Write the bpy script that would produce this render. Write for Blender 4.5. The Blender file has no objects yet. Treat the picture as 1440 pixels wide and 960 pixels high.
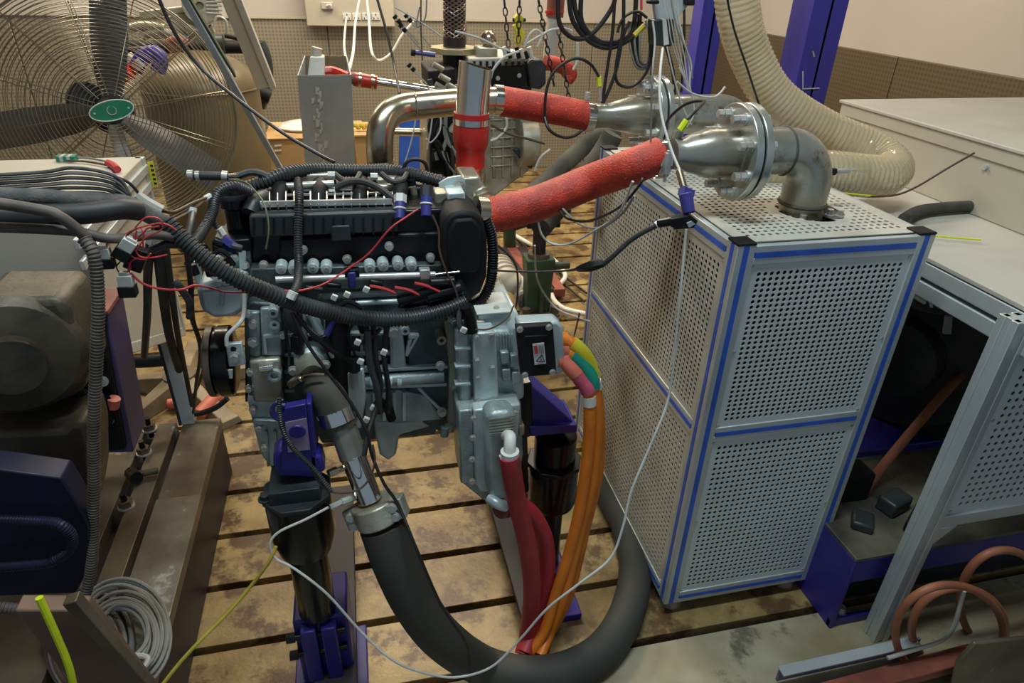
import bpy, bmesh, math, random
from mathutils import Vector as V, Matrix, Quaternion
random.seed(7)
SC = bpy.context.scene
COL = SC.collection
PI = math.pi
# ---------------------------------------------------------------- camera
RW = Matrix(((0.9754242, 0.0839887, -0.2036998), (-0.2185706, 0.4856167, -0.8464061), (0.0278315, 0.8701278, 0.4920397)))
FPX = 937.0
EYE = V((0, 0, 1.7))
cd = bpy.data.cameras.new('camera'); cd.sensor_width = 36; cd.lens = 36 * FPX / 1440; cd.clip_end = 60; cd.clip_start = .02
cam = bpy.data.objects.new('camera', cd); COL.objects.link(cam)
cam.matrix_world = Matrix.Translation(EYE) @ RW.to_4x4()
SC.camera = cam
# ---------------------------------------------------------------- world and light
w = bpy.data.worlds.new('daylight'); SC.world = w; w.use_nodes = True
w.node_tree.nodes['Background'].inputs[0].default_value = (.62, .80, 1, 1)
w.node_tree.nodes['Background'].inputs[1].default_value = .22
SC.view_settings.view_transform = 'Standard'; SC.view_settings.look = 'None'
SC.view_settings.exposure = 0.22; SC.view_settings.gamma = 1
SC.view_settings.use_curve_mapping = False
def area(name, loc, rot, sx, sy, power, col):
    l = bpy.data.lights.new(name, 'AREA'); l.shape = 'RECTANGLE'; l.size = sx; l.size_y = sy; l.energy = power; l.color = col
    o = bpy.data.objects.new(name, l); o.location = loc; o.rotation_euler = rot; COL.objects.link(o); return o
WARM = (1, .87, .68); COOL = (.80, .95, 1)
area('ceiling_lamp_light', (.3, 3.9, 3.38), (0, 0, 0), 1.4, .25, 58, WARM)
area('ceiling_lamp_light', (1.9, 3.3, 3.38), (0, 0, 0), 1.4, .25, 24, WARM)
area('ceiling_lamp_light', (-1.6, 5.0, 3.38), (0, 0, 0), 1.4, .25, 55, WARM)
area('ceiling_lamp_light', (.9, 5.2, 3.38), (0, 0, 0), 1.4, .25, 48, WARM)
area('ceiling_lamp_light', (.2, .9, 3.38), (0, 0, 0), 1.5, .25, 46, COOL)
area('doorway_daylight', (1.3, -2.4, 2.1), (math.radians(-72), 0, 0), 2.6, 1.8, 50, COOL)

# ---------------------------------------------------------------- helpers
def ray(px, py):
    d = V((px - 720, 480 - py, -FPX)); return RW @ d
def P(px, py, Y=None, X=None, Z=None):
    d = ray(px, py)
    t = Y / d.y if Y is not None else (X / d.x if X is not None else (Z - 1.7) / d.z)
    return EYE + d * t
def S(p, n):                        # size in metres of n pixels of the 1440 frame at point p
    fwd = -RW.col[2]
    return n * (V(p) - EYE).dot(fwd) / FPX
def Q(pts, Y): return [P(a, b, Y=Y) for a, b in pts]
def spline(pts, n=6, closed=False):
    pts = [V(p) for p in pts]
    if len(pts) < 3 and not closed: return pts
    out = []; L = len(pts)
    for i in range(L if closed else L - 1):
        if closed: a, b, c, d = pts[i - 1], pts[i], pts[(i + 1) % L], pts[(i + 2) % L]
        else: a, b, c, d = pts[max(i - 1, 0)], pts[i], pts[i + 1], pts[min(i + 2, L - 1)]
        for k in range(n):
            t = k / n
            out.append(.5 * ((2 * b) + (c - a) * t + (2 * a - 5 * b + 4 * c - d) * t * t + (3 * b - a - 3 * c + d) * t ** 3))
    if not closed: out.append(pts[-1])
    return out
def resample(pts, step):
    ds = [0]
    for a, b in zip(pts, pts[1:]): ds.append(ds[-1] + (b - a).length)
    n = max(2, int(ds[-1] / step)); out = []; j = 0
    for i in range(n + 1):
        s = ds[-1] * i / n
        while j < len(ds) - 2 and ds[j + 1] < s: j += 1
        t = (s - ds[j]) / max(1e-9, ds[j + 1] - ds[j]); out.append(pts[j].lerp(pts[j + 1], min(1, t)))
    return out
def frame(d):
    d = d.normalized(); u = V((0, 0, 1)) if abs(d.z) < .9 else V((1, 0, 0))
    a = d.cross(u).normalized(); return a, d.cross(a).normalized()
class M:
    def __init__(s): s.v = []; s.f = []
    def add(s, vs, fs):
        o = len(s.v); s.v += [V(x) for x in vs]; s.f += [[i + o for i in f] for f in fs]; return s
    def box(s, c, d, rot=None):
        c = V(c); h = V(d) / 2; m = rot.to_3x3() if rot else Matrix.Identity(3)
        vs = [c + m @ V((sx * h.x, sy * h.y, sz * h.z)) for sx in (-1, 1) for sy in (-1, 1) for sz in (-1, 1)]
        return s.add(vs, [(0, 1, 3, 2), (4, 6, 7, 5), (0, 4, 5, 1), (2, 3, 7, 6), (0, 2, 6, 4), (1, 5, 7, 3)])
    def bb(s, x0, x1, y0, y1, z0, z1): return s.box(((x0 + x1) / 2, (y0 + y1) / 2, (z0 + z1) / 2), (x1 - x0, y1 - y0, z1 - z0))
    def beam(s, p0, p1, w, h, up=(0, 0, 1)):
        p0, p1 = V(p0), V(p1); d = (p1 - p0).normalized(); a = d.cross(V(up))
        a = a.normalized() if a.length > 1e-4 else frame(d)[0]
        b = a.cross(d); vs = []
        for p in (p0, p1):
            for i, j in ((-1, -1), (1, -1), (1, 1), (-1, 1)): vs.append(p + a * w / 2 * i + b * h / 2 * j)
        return s.add(vs, [(3, 2, 1, 0), (4, 5, 6, 7), (0, 1, 5, 4), (1, 2, 6, 5), (2, 3, 7, 6), (3, 0, 4, 7)])
    def rings(s, rs, n, caps=(True, True), closed=False):
        o = len(s.v)
        for r in rs: s.v += r
        k = len(rs)
        for i in range(k if closed else k - 1):
            a = o + i * n; b = o + ((i + 1) % k) * n
            for j in range(n): s.f.append([a + j, a + (j + 1) % n, b + (j + 1) % n, b + j])
        if not closed:
            if caps[0]: s.f.append([o + j for j in range(n)][::-1])
            if caps[1]: s.f.append([o + (k - 1) * n + j for j in range(n)])
        return s
    def cyl(s, p0, p1, r0, r1=None, n=16, caps=(True, True), ph=0):
        p0, p1 = V(p0), V(p1); r1 = r0 if r1 is None else r1; a, b = frame(p1 - p0); rs = []
        for p, r in ((p0, r0), (p1, r1)):
            rs.append([p + (a * math.cos(ph + 2 * PI * j / n) + b * math.sin(ph + 2 * PI * j / n)) * r for j in range(n)])
        return s.rings(rs, n, caps)
    def lathe(s, o, ax, prof, n=24, caps=(True, True)):
        o = V(o); ax = V(ax).normalized(); a, b = frame(ax)
        rs = [[o + ax * h + (a * math.cos(2 * PI * j / n) + b * math.sin(2 * PI * j / n)) * r for j in range(n)] for r, h in prof]
        return s.rings(rs, n, caps)
    def tube(s, pts, r, n=8, sm=6, closed=False, corr=None, caps=(True, True)):
        pp = spline(pts, sm, closed) if sm else [V(p) for p in pts]
        rad = None
        if isinstance(r, (list, tuple)):
            m = len(pp); rad = []
            for i in range(m):
                t = i / (m - 1) * (len(r) - 1); k = min(int(t), len(r) - 2); rad.append(r[k] + (r[k + 1] - r[k]) * (t - k))
        if corr:
            pitch, amp = corr; pp = resample(pp, pitch / 4); rad = [r + (amp if (i % 4) in (0, 1) else -amp * .6) for i in range(len(pp))]
        if rad is None: rad = [r] * len(pp)
        rs = []; L = len(pp); a = None
        for i, p in enumerate(pp):
            if closed: d = pp[(i + 1) % L] - pp[i - 1]
            else: d = pp[min(i + 1, L - 1)] - pp[max(i - 1, 0)]
            if d.length < 1e-9: d = V((0, 0, 1))
            d.normalize()
            if a is None: a = frame(d)[0]
            a = (a - d * a.dot(d)); a = a.normalized() if a.length > 1e-6 else frame(d)[0]
            b = d.cross(a)
            rs.append([p + (a * math.cos(2 * PI * j / n) + b * math.sin(2 * PI * j / n)) * rad[i] for j in range(n)])
        return s.rings(rs, n, caps, closed)
    def ring(s, c, ax, R, r, n=32, m=8, ph=0, flat=None):
        c = V(c); a, b = frame(V(ax))
        return s.tube([c + (a * math.cos(2 * PI * j / n) + b * math.sin(2 * PI * j / n)) * R for j in range(n)], r, m, 0, True)
    def prism(s, poly, vec):
        vec = V(vec); n = len(poly); vs = [V(p) for p in poly] + [V(p) + vec for p in poly]
        return s.add(vs, [list(range(n))[::-1], list(range(n, 2 * n))] + [[i, (i + 1) % n, n + (i + 1) % n, n + i] for i in range(n)])
    def pp(s, pts, Y, dep): return s.prism(Q(pts, Y), (0, dep, 0))
    def ball(s, c, r, n=12, sc=(1, 1, 1)):
        c = V(c); rs = []
        for i in range(1, n // 2):
            t = PI * i / (n // 2); rs.append([c + V((math.sin(t) * math.cos(2 * PI * j / n) * r * sc[0], math.sin(t) * math.sin(2 * PI * j / n) * r * sc[1], math.cos(t) * r * sc[2])) for j in range(n)])
        return s.rings(rs, n)
    def build(s, name, mt, parent=None, label=None, cat=None, group=None, kind=None, bevel=0, sharp=38):
        me = bpy.data.meshes.new(name)
        o = bpy.data.objects.new(name, me); COL.objects.link(o)
        if parent is None:
            xs = [v.x for v in s.v]; ys = [v.y for v in s.v]; zs = [v.z for v in s.v]
            org = V(((min(xs) + max(xs)) / 2, (min(ys) + max(ys)) / 2, min(zs))); o.location = org
        else: org = WL[parent.name] ; o.parent = parent
        WL[o.name] = org
        me.from_pydata([v - org for v in s.v], [], s.f)
        bm = bmesh.new(); bm.from_mesh(me); bmesh.ops.recalc_face_normals(bm, faces=bm.faces); bm.to_mesh(me); bm.free()
        me.polygons.foreach_set('use_smooth', [True] * len(me.polygons))
        me.set_sharp_from_angle(angle=math.radians(sharp))
        for m in (mt if isinstance(mt, list) else [mt]): me.materials.append(m)
        if bevel:
            b = o.modifiers.new('bevel', 'BEVEL'); b.width = bevel; b.segments = 2; b.limit_method = 'ANGLE'; b.angle_limit = math.radians(40)
        tag(o, label, cat, group, kind); return o
WL = {}
def tag(o, label=None, cat=None, group=None, kind=None):
    if label: o['label'] = label
    if cat: o['category'] = cat
    if group: o['group'] = group
    if kind: o['kind'] = kind
    return o
def thing(name, label, cat, loc, group=None):
    o = bpy.data.objects.new(name, None); o.empty_display_size = .05; COL.objects.link(o); o.location = V(loc); WL[o.name] = V(loc)
    return tag(o, label, cat, group)
HEX = {}
def bolt(parent, p, ax, r, h, mt, name='bolt', n=6, washer=True):
    key = (round(r, 4), round(h, 4), mt.name, n, washer, name)
    if key not in HEX:
        m = M(); m.cyl((0, 0, 0), (0, 0, h), r, r, n)
        if washer: m.cyl((0, 0, 0), (0, 0, h * .25), r * 1.35, None, 14)
        if n > 6: m.cyl((0, 0, h), (0, 0, h * 1.02), r * .5, None, 6)
        me = bpy.data.meshes.new(name); me.from_pydata(m.v, [], m.f); me.materials.append(mt)
        bm = bmesh.new(); bm.from_mesh(me); bmesh.ops.recalc_face_normals(bm, faces=bm.faces); bm.to_mesh(me); bm.free()
        me.polygons.foreach_set('use_smooth', [True] * len(me.polygons)); me.set_sharp_from_angle(angle=.6)
        HEX[key] = me
    o = bpy.data.objects.new(name, HEX[key]); COL.objects.link(o); o.parent = parent
    o.location = V(p) - WL[parent.name]; o.rotation_mode = 'QUATERNION'; o.rotation_quaternion = V((0, 0, 1)).rotation_difference(V(ax).normalized())
    WL[o.name] = V(p); return o

def pm(name, col, rough=.5, metal=0, col2=None, var=.25, scale=12, bump=0, bscale=60, stretch=None, spots=None, spec=None, alpha=None, trans=None, wave=None):
    m = bpy.data.materials.new(name); m.use_nodes = True; nt = m.node_tree; N = nt.nodes; Lk = nt.links
    b = N['Principled BSDF']; b.inputs['Roughness'].default_value = rough; b.inputs['Metallic'].default_value = metal
    if spec is not None: b.inputs['Specular IOR Level'].default_value = spec
    if alpha is not None: b.inputs['Alpha'].default_value = alpha
    if trans is not None: b.inputs['Transmission Weight'].default_value = trans
    c = (*col, 1); c2 = (*col2, 1) if col2 else (col[0] * (1 - var), col[1] * (1 - var), col[2] * (1 - var), 1)
    tc = N.new('ShaderNodeTexCoord'); mp = N.new('ShaderNodeMapping'); Lk.new(tc.outputs['Object'], mp.inputs[0])
    if stretch: mp.inputs['Scale'].default_value = stretch
    nz = N.new('ShaderNodeTexNoise'); nz.inputs['Scale'].default_value = scale; nz.inputs['Detail'].default_value = 5; Lk.new(mp.outputs[0], nz.inputs[0])
    cr = N.new('ShaderNodeValToRGB'); cr.color_ramp.elements[0].position = .36; cr.color_ramp.elements[1].position = .64
    cr.color_ramp.elements[0].color = c2; cr.color_ramp.elements[1].color = c; Lk.new(nz.outputs[0], cr.inputs[0]); last = cr.outputs[0]
    if spots:       # spots: (colour, scale, threshold)
        n2 = N.new('ShaderNodeTexNoise'); n2.inputs['Scale'].default_value = spots[1]; n2.inputs['Detail'].default_value = 8; n2.inputs['Roughness'].default_value = .7; Lk.new(tc.outputs['Object'], n2.inputs[0])
        c3 = N.new('ShaderNodeValToRGB'); c3.color_ramp.elements[0].position = spots[2]; c3.color_ramp.elements[1].position = spots[2] + .08; Lk.new(n2.outputs[0], c3.inputs[0])
        mx = N.new('ShaderNodeMix'); mx.data_type = 'RGBA'; Lk.new(c3.outputs[0], mx.inputs[0]); Lk.new(last, mx.inputs[6]); mx.inputs[7].default_value = (*spots[0], 1); last = mx.outputs[2]
    Lk.new(last, b.inputs['Base Color'])
    if bump:
        n3 = N.new('ShaderNodeTexNoise'); n3.inputs['Scale'].default_value = bscale; n3.inputs['Detail'].default_value = 3; Lk.new(mp.outputs[0], n3.inputs[0])
        bp = N.new('ShaderNodeBump'); bp.inputs['Strength'].default_value = bump; bp.inputs['Distance'].default_value = .004; Lk.new(n3.outputs[0], bp.inputs['Height']); Lk.new(bp.outputs[0], b.inputs['Normal'])
    return m
G = {}
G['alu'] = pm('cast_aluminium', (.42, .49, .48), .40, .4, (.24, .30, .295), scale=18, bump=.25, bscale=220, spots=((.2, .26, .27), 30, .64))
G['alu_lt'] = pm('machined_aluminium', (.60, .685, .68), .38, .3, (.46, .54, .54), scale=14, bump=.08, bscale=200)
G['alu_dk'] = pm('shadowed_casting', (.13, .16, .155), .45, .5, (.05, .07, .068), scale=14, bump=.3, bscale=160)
G['alu_warm'] = pm('oily_casting', (.52, .50, .42), .4, .5, (.30, .27, .18), scale=12, bump=.2, bscale=160)
G['blk'] = pm('black_moulded_plastic', (.010, .011, .012), .36, 0, (.006, .006, .007), bump=.05, spec=.3)
G['blk_m'] = pm('matt_black_plastic', (.012, .013, .013), .6, 0, (.008, .008, .008), spec=.25)
G['blk_g'] = pm('gloss_black_paint', (.008, .009, .010), .22, 0, (.004, .005, .005), spots=((.16, .16, .16), 55, .76), spec=.35)
G['dkgrey'] = pm('dark_grey_plastic', (.035, .042, .045), .42, 0, (.022, .026, .028), spec=.4)
G['rub'] = pm('black_rubber', (.02, .02, .02), .55, 0, (.035, .035, .035), scale=20)
G['rub_d'] = pm('dusty_rubber_foam', (.10, .092, .068), .85, 0, (.05, .047, .036), scale=9)
G['rub_g'] = pm('grey_green_hose', (.032, .036, .032), .7, 0, (.05, .047, .036), scale=6)
G['loom'] = pm('corrugated_loom', (.045, .048, .05), .42, 0, (.025, .027, .028), scale=20)
G['loom_b'] = pm('dusty_brown_loom', (.13, .105, .085), .6, 0, (.07, .055, .045), scale=20)
G['tape'] = pm('cloth_tape', (.11, .105, .10), .8, 0, (.05, .05, .05), scale=40, bump=.3, bscale=300)
G['chrome'] = pm('polished_steel', (.80, .79, .74), .14, 1, (.66, .64, .56), scale=5)
G['ss'] = pm('stained_steel_tube', (.62, .56, .42), .24, 1, (.44, .38, .27), scale=7, spots=((.30, .25, .16), 14, .62))
G['steel'] = pm('zinc_plated_steel', (.66, .67, .63), .32, .5, (.46, .45, .41), scale=20)
G['gsteel'] = pm('welded_steel_pipe', (.40, .41, .37), .27, .55, (.25, .22, .16), scale=5, spots=((.17, .115, .06), 8, .57), bump=.12, bscale=40)
G['fl'] = pm('machined_flange', (.62, .66, .63), .3, .75, (.46, .47, .42), scale=12)
G['red'] = pm('red_fibre_hose', (.58, .048, .022), .5, 0, (.36, .028, .015), scale=18, bump=.6, bscale=260, stretch=(1, 1, 1), spots=((.68, .20, .12), 90, .60))
G['red_s'] = pm('smooth_red_silicone', (.62, .035, .02), .32, 0, (.45, .02, .015), scale=8, bump=.15, bscale=120)
G['red_w'] = pm('red_water_hose', (.42, .025, .04), .5, 0, (.33, .018, .03), scale=8)
G['org'] = pm('orange_cable', (.80, .23, .015), .42, 0, (.62, .15, .01), scale=9)
G['yel'] = pm('yellow_plastic', (.72, .66, .03), .45, 0, (.6, .5, .02))
G['neon'] = pm('neon_yellow_plastic', (.75, .85, .02), .5)
G['ylw_dark'] = pm('dirty_yellow_wire', (.62, .48, .06), .5)
G['grn'] = pm('green_heatshrink', (.01, .30, .20), .45)
G['pnk'] = pm('pink_heatshrink', (.62, .10, .16), .45)
G['pnk2'] = pm('coral_sleeve', (.75, .19, .12), .45)
G['blue'] = pm('deep_blue_paint', (.030, .022, .24), .42, 0, (.022, .016, .17), scale=6, spots=((.10, .08, .30), 30, .72))
G['blue_c'] = pm('column_blue_paint', (.055, .045, .38), .38, 0, (.045, .035, .30), scale=3)
G['blue_s'] = pm('blue_strip_plastic', (.035, .13, .62), .4)
G['blue_k'] = pm('navy_coil_plastic', (.045, .045, .24), .4)
G['navy'] = pm('dark_navy_paint', (.014, .016, .045), .45, 0, (.008, .009, .02), spec=.3)
G['olive'] = pm('olive_wire_sheath', (.20, .19, .10), .5)
G['purp'] = pm('purple_primer', (.16, .12, .22), .6, 0, (.10, .06, .16), scale=14)
G['purp_d'] = pm('violet_plate_paint', (.07, .055, .14), .55, 0, (.05, .035, .10), scale=6)
G['bedside'] = pm('oxide_painted_iron', (.026, .017, .024), .55, 0, (.016, .011, .015), scale=4)
G['iron'] = pm('worn_cast_iron', (.20, .16, .11), .45, .35, (.10, .075, .05), scale=5, spots=((.42, .40, .36), 9, .60), bump=.1)
G['cream'] = pm('cream_enamel', (.50, .46, .37), .5, 0, (.44, .40, .32), scale=2.5)
G['greyw'] = pm('grey_white_enamel', (.50, .48, .42), .5, 0, (.42, .40, .35), scale=3)
G['wht'] = pm('white_plastic', (.72, .72, .66), .5, 0, (.62, .62, .56))
G['wire_w'] = pm('white_wire_sheath', (.62, .62, .58), .5)
G['wire_b'] = pm('black_wire_sheath', (.016, .014, .014), .45)
G['wire_br'] = pm('brown_wire_sheath', (.10, .055, .04), .5)
G['wire_r'] = pm('red_wire_sheath', (.62, .05, .06), .45)
G['wire_g'] = pm('grey_wire_sheath', (.28, .28, .25), .55, 0, (.2, .2, .18))
G['prof'] = pm('anodised_profile', (.58, .63, .63), .36, .45, (.50, .55, .55), scale=6)
G['perf'] = pm('perforated_sheet', (.66, .735, .725), .42, .12, (.60, .67, .66), scale=4)
G['perf_warm'] = pm('warm_lit_perforated_sheet', (.60, .575, .49), .5, .15, (.46, .44, .37), scale=5)  # same sheet as the front, warm lamp light put into its colour
G['dark'] = pm('shade_lining', (.012, .014, .014), .9)  # near-black, stands in for the shade inside the cabinet
G['tank'] = pm('olive_brown_tank_paint', (.155, .12, .065), .38, 0, (.12, .09, .045), scale=3, spots=((.26, .14, .06), 3.2, .60))
G['card'] = pm('cardboard', (.50, .31, .13), .85, 0, (.44, .27, .11), scale=4)
G['galv'] = pm('galvanised_sheet', (.55, .58, .58), .40, .25, (.40, .43, .44), scale=4, spots=((.68, .68, .60), 7, .66))
G['green'] = pm('dark_green_machine_paint', (.04, .10, .045), .5, 0, (.05, .055, .03), scale=12)
G['copper'] = pm('orange_brown_hose', (.40, .14, .065), .5, 0, (.28, .095, .05), scale=12)
G['fanb'] = pm('fan_blade_grey', (.085, .08, .07), .5, 0, (.06, .056, .05))
G['wireg'] = pm('fan_guard_wire', (.30, .27, .20), .3, .7, (.2, .17, .12), scale=10)
G['fang'] = pm('green_badge', (.01, .22, .13), .35)
G['pinkw'] = pm('red_oxide', (.28, .08, .05), .6, 0, (.15, .04, .025))
G['plate_lab'] = pm('label_film', (.66, .68, .66), .4)
G['concrete'] = pm('stained_concrete', (.42, .38, .27), .5, 0, (.25, .20, .11), scale=4, spots=((.13, .11, .07), 5, .56), bump=.15)
# ---------------------------------------------------------------- the setting
def sm(name, m, mt, **k): return m.build(name, mt, kind='structure', **k)
plate_m = pm('yellowed_bedplate', (.42, .30, .12), .34, .1, (.17, .11, .04), scale=4.2, bump=.35, bscale=45, spots=((.11, .06, .025), 7.0, .50))
for n_ in plate_m.node_tree.nodes:
    if n_.type == 'TEX_NOISE': n_.inputs['Detail'].default_value = 10; n_.inputs['Roughness'].default_value = .68
    if n_.type == 'VALTORGB' and n_.color_ramp.elements[0].position > .5: n_.color_ramp.elements[1].position = .74
# relief and pale wear on the plates
nt = plate_m.node_tree
base = sm('floor', M().bb(-4.6, 3.4, -1.2, 6.3, -.12, -.035), pm('slot_bottom', (.02, .016, .012), .8))
pitch = .2195; y = 1.351 - pitch * 1
strip0 = M().bb(-4.6, 3.3, y - .9, y - .013, -.035, 0).build('floor_plate', G['concrete'], base)
for k in range(24):
    ya = y + pitch * k + .012; yb = y + pitch * (k + 1) - .012
    if ya > 6.2: break
    M().bb(-4.6, 3.3, ya, min(yb, 6.2), -.035, random.uniform(-.0008, .0008)).build('floor_plate', plate_m, base, bevel=.002)
ZB = 1.27
plaster = pm('warm_plaster', (.49, .45, .40), .85, 0, (.46, .42, .37), scale=1.2)
# perforated wall panels: the dot pattern is too fine to model at this distance
pw = bpy.data.materials.new('perforated_wall_metal'); pw.use_nodes = True
N = pw.node_tree.nodes; Lk = pw.node_tree.links; b = N['Principled BSDF']; b.inputs['Roughness'].default_value = .42; b.inputs['Metallic'].default_value = .35
tc = N.new('ShaderNodeTexCoord'); sx = N.new('ShaderNodeSeparateXYZ'); Lk.new(tc.outputs['Object'], sx.inputs[0])
ad = N.new('ShaderNodeMath'); ad.operation = 'ADD'; Lk.new(sx.outputs[0], ad.inputs[0]); Lk.new(sx.outputs[1], ad.inputs[1])
def cosw(src):
    a = N.new('ShaderNodeMath'); a.operation = 'MULTIPLY'; a.inputs[1].default_value = 2 * PI / .027; Lk.new(src, a.inputs[0])
    c = N.new('ShaderNodeMath'); c.operation = 'COSINE'; Lk.new(a.outputs[0], c.inputs[0]); return c
ca, cb = cosw(ad.outputs[0]), cosw(sx.outputs[2])
sm_ = N.new('ShaderNodeMath'); sm_.operation = 'ADD'; Lk.new(ca.outputs[0], sm_.inputs[0]); Lk.new(cb.outputs[0], sm_.inputs[1])
cr = N.new('ShaderNodeValToRGB'); cr.color_ramp.elements[0].position = .45; cr.color_ramp.elements[1].position = .75
cr.color_ramp.elements[0].color = (.36, .325, .24, 1); cr.color_ramp.elements[1].color = (.235, .205, .15, 1)
mr = N.new('ShaderNodeMapRange'); mr.inputs[1].default_value = -2; mr.inputs[2].default_value = 2; Lk.new(sm_.outputs[0], mr.inputs[0])
Lk.new(mr.outputs[0], cr.inputs[0]); Lk.new(cr.outputs[0], b.inputs['Base Color'])
pwr = pw.copy(); pwr.name = 'perforated_wall_metal_brown'
for n in pwr.node_tree.nodes:
    if n.type == 'VALTORGB': n.color_ramp.elements[0].color = (.15, .118, .075, 1); n.color_ramp.elements[1].color = (.115, .09, .055, 1)
wb = sm('wall_back', M().bb(-4.6, 3.3, 6.24, 6.36, -.12, 3.5), plaster)
for i in range(7):
    x0 = 3.3 - 1.15 * (i + 1)
    M().bb(x0 + .004, x0 + 1.146, 6.2, 6.24, 0, ZB).build('wall_panel', pw, wb, bevel=.003)
    M().bb(x0 + .004, x0 + 1.146, 6.185, 6.2, ZB, ZB + .02).build('panel_cap', G['cream'], wb)
wr = sm('wall_right', M().bb(3.34, 3.46, -1.2, 6.36, -.12, 3.5), plaster)
for i in range(6):
    y0 = 6.2 - 1.2 * (i + 1)
    M().bb(3.3, 3.34, y0 + .004, y0 + 1.196, 0, ZB).build('wall_panel', pwr, wr, bevel=.003)
sm('wall_left', M().bb(-4.7, -4.6, -1.2, 6.36, -.12, 3.5), plaster)
sm('ceiling', M().bb(-4.7, 3.46, -1.2, 6.36, 3.5, 3.6), plaster)
em = bpy.data.materials.new('lamp_tube'); em.use_nodes = True; em.node_tree.nodes['Principled BSDF'].inputs['Emission Color'].default_value = (1, .95, .85, 1); em.node_tree.nodes['Principled BSDF'].inputs['Emission Strength'].default_value = 6
for i, (x, y, d) in enumerate([(.3, 3.9, 'over the green stand'), (1.9, 3.3, 'over the pale boxes'), (-1.6, 5, 'over the brown tank'), (.9, 5.2, 'nearest the back wall'), (.2, .9, 'over the engine')]):
    t = thing('ceiling_lamp', 'white twin tube ceiling lamp ' + d, 'lamp', (x, y, 3.42))
    M().bb(x - .75, x + .75, y - .13, y + .13, 3.44, 3.5).build('housing', G['wht'], t)
    for s in (-.06, .06): M().cyl((x - .7, y + s, 3.42), (x + .7, y + s, 3.42), .014, n=10).build('tube', em, t)

# ---------------------------------------------------------------- silencer cabinet
X0, X1, Y0, Y1, Z0, Z1 = .782, 1.285, 1.203, 2.097, .05, 1.187
cab = thing('silencer_cabinet', 'tall perforated metal cabinet in an aluminium profile frame with blue strips', 'cabinet', ((X0 + X1) / 2, (Y0 + Y1) / 2, 0))
W = .044
def prof(p0, p1, strips, nm='frame_rail'):
    p0, p1 = V(p0), V(p1); d = (p1 - p0).normalized()
    m = M()
    # profile section: four corner bars round a core, grooves between them
    ax = [V((1, 0, 0)), V((0, 1, 0)), V((0, 0, 1))]; o = [a for a in ax if abs(a.dot(d)) < .5]
    q = W * .36
    for i in (-1, 1):
        for j in (-1, 1): m.beam(p0 + (o[0] * i + o[1] * j) * (W - q) / 2, p1 + (o[0] * i + o[1] * j) * (W - q) / 2, q, q, o[0])
    m.beam(p0, p1, W * .84, W * .84, o[0])
    r = m.build(nm, G['prof'], cab, bevel=.0015)
    for a in strips:
        a = V(a); k = [x for x in o if abs(x.dot(a)) < .5][0]
        mm = M(); mm.beam(p0 + a * W * .45 + d * .002, p1 + a * W * .45 - d * .002, .0125 if abs(k.dot(k)) else 0, .006, a); mm.build('blue_strip', G['blue_s'], r)
h = W / 2
ZM = P(1005, 612, Y=Y0).z
F, Lf, Rt, Bk, Up = (0, -1, 0), (-1, 0, 0), (1, 0, 0), (0, 1, 0), (0, 0, 1)
for x, sd in ((X0 + h, Lf), (X1 - h, Rt)):
    for yy, fb in ((Y0 + h, F), (Y1 - h, Bk)):
        prof((x, yy, Z0), (x, yy, Z1), [sd, fb], 'corner_post')
        cm = M(); cm.bb(x - h - .001, x + h + .001, yy - h - .001, yy + h + .001, Z1, Z1 + .006); cm.build('corner_cap', G['blk_m'], cab, bevel=.002)
for z, top in ((Z0 + h, 0), (ZM, 0), (Z1 - h - .002, 1)):
    prof((X0 + W, Y0 + h, z), (X1 - W, Y0 + h, z), [F]); prof((X0 + W, Y1 - h, z), (X1 - W, Y1 - h, z), [Bk])
    prof((X0 + h, Y0 + W, z), (X0 + h, Y1 - W, z), [Lf]); prof((X1 - h, Y0 + W, z), (X1 - h, Y1 - W, z), [Rt])
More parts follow.
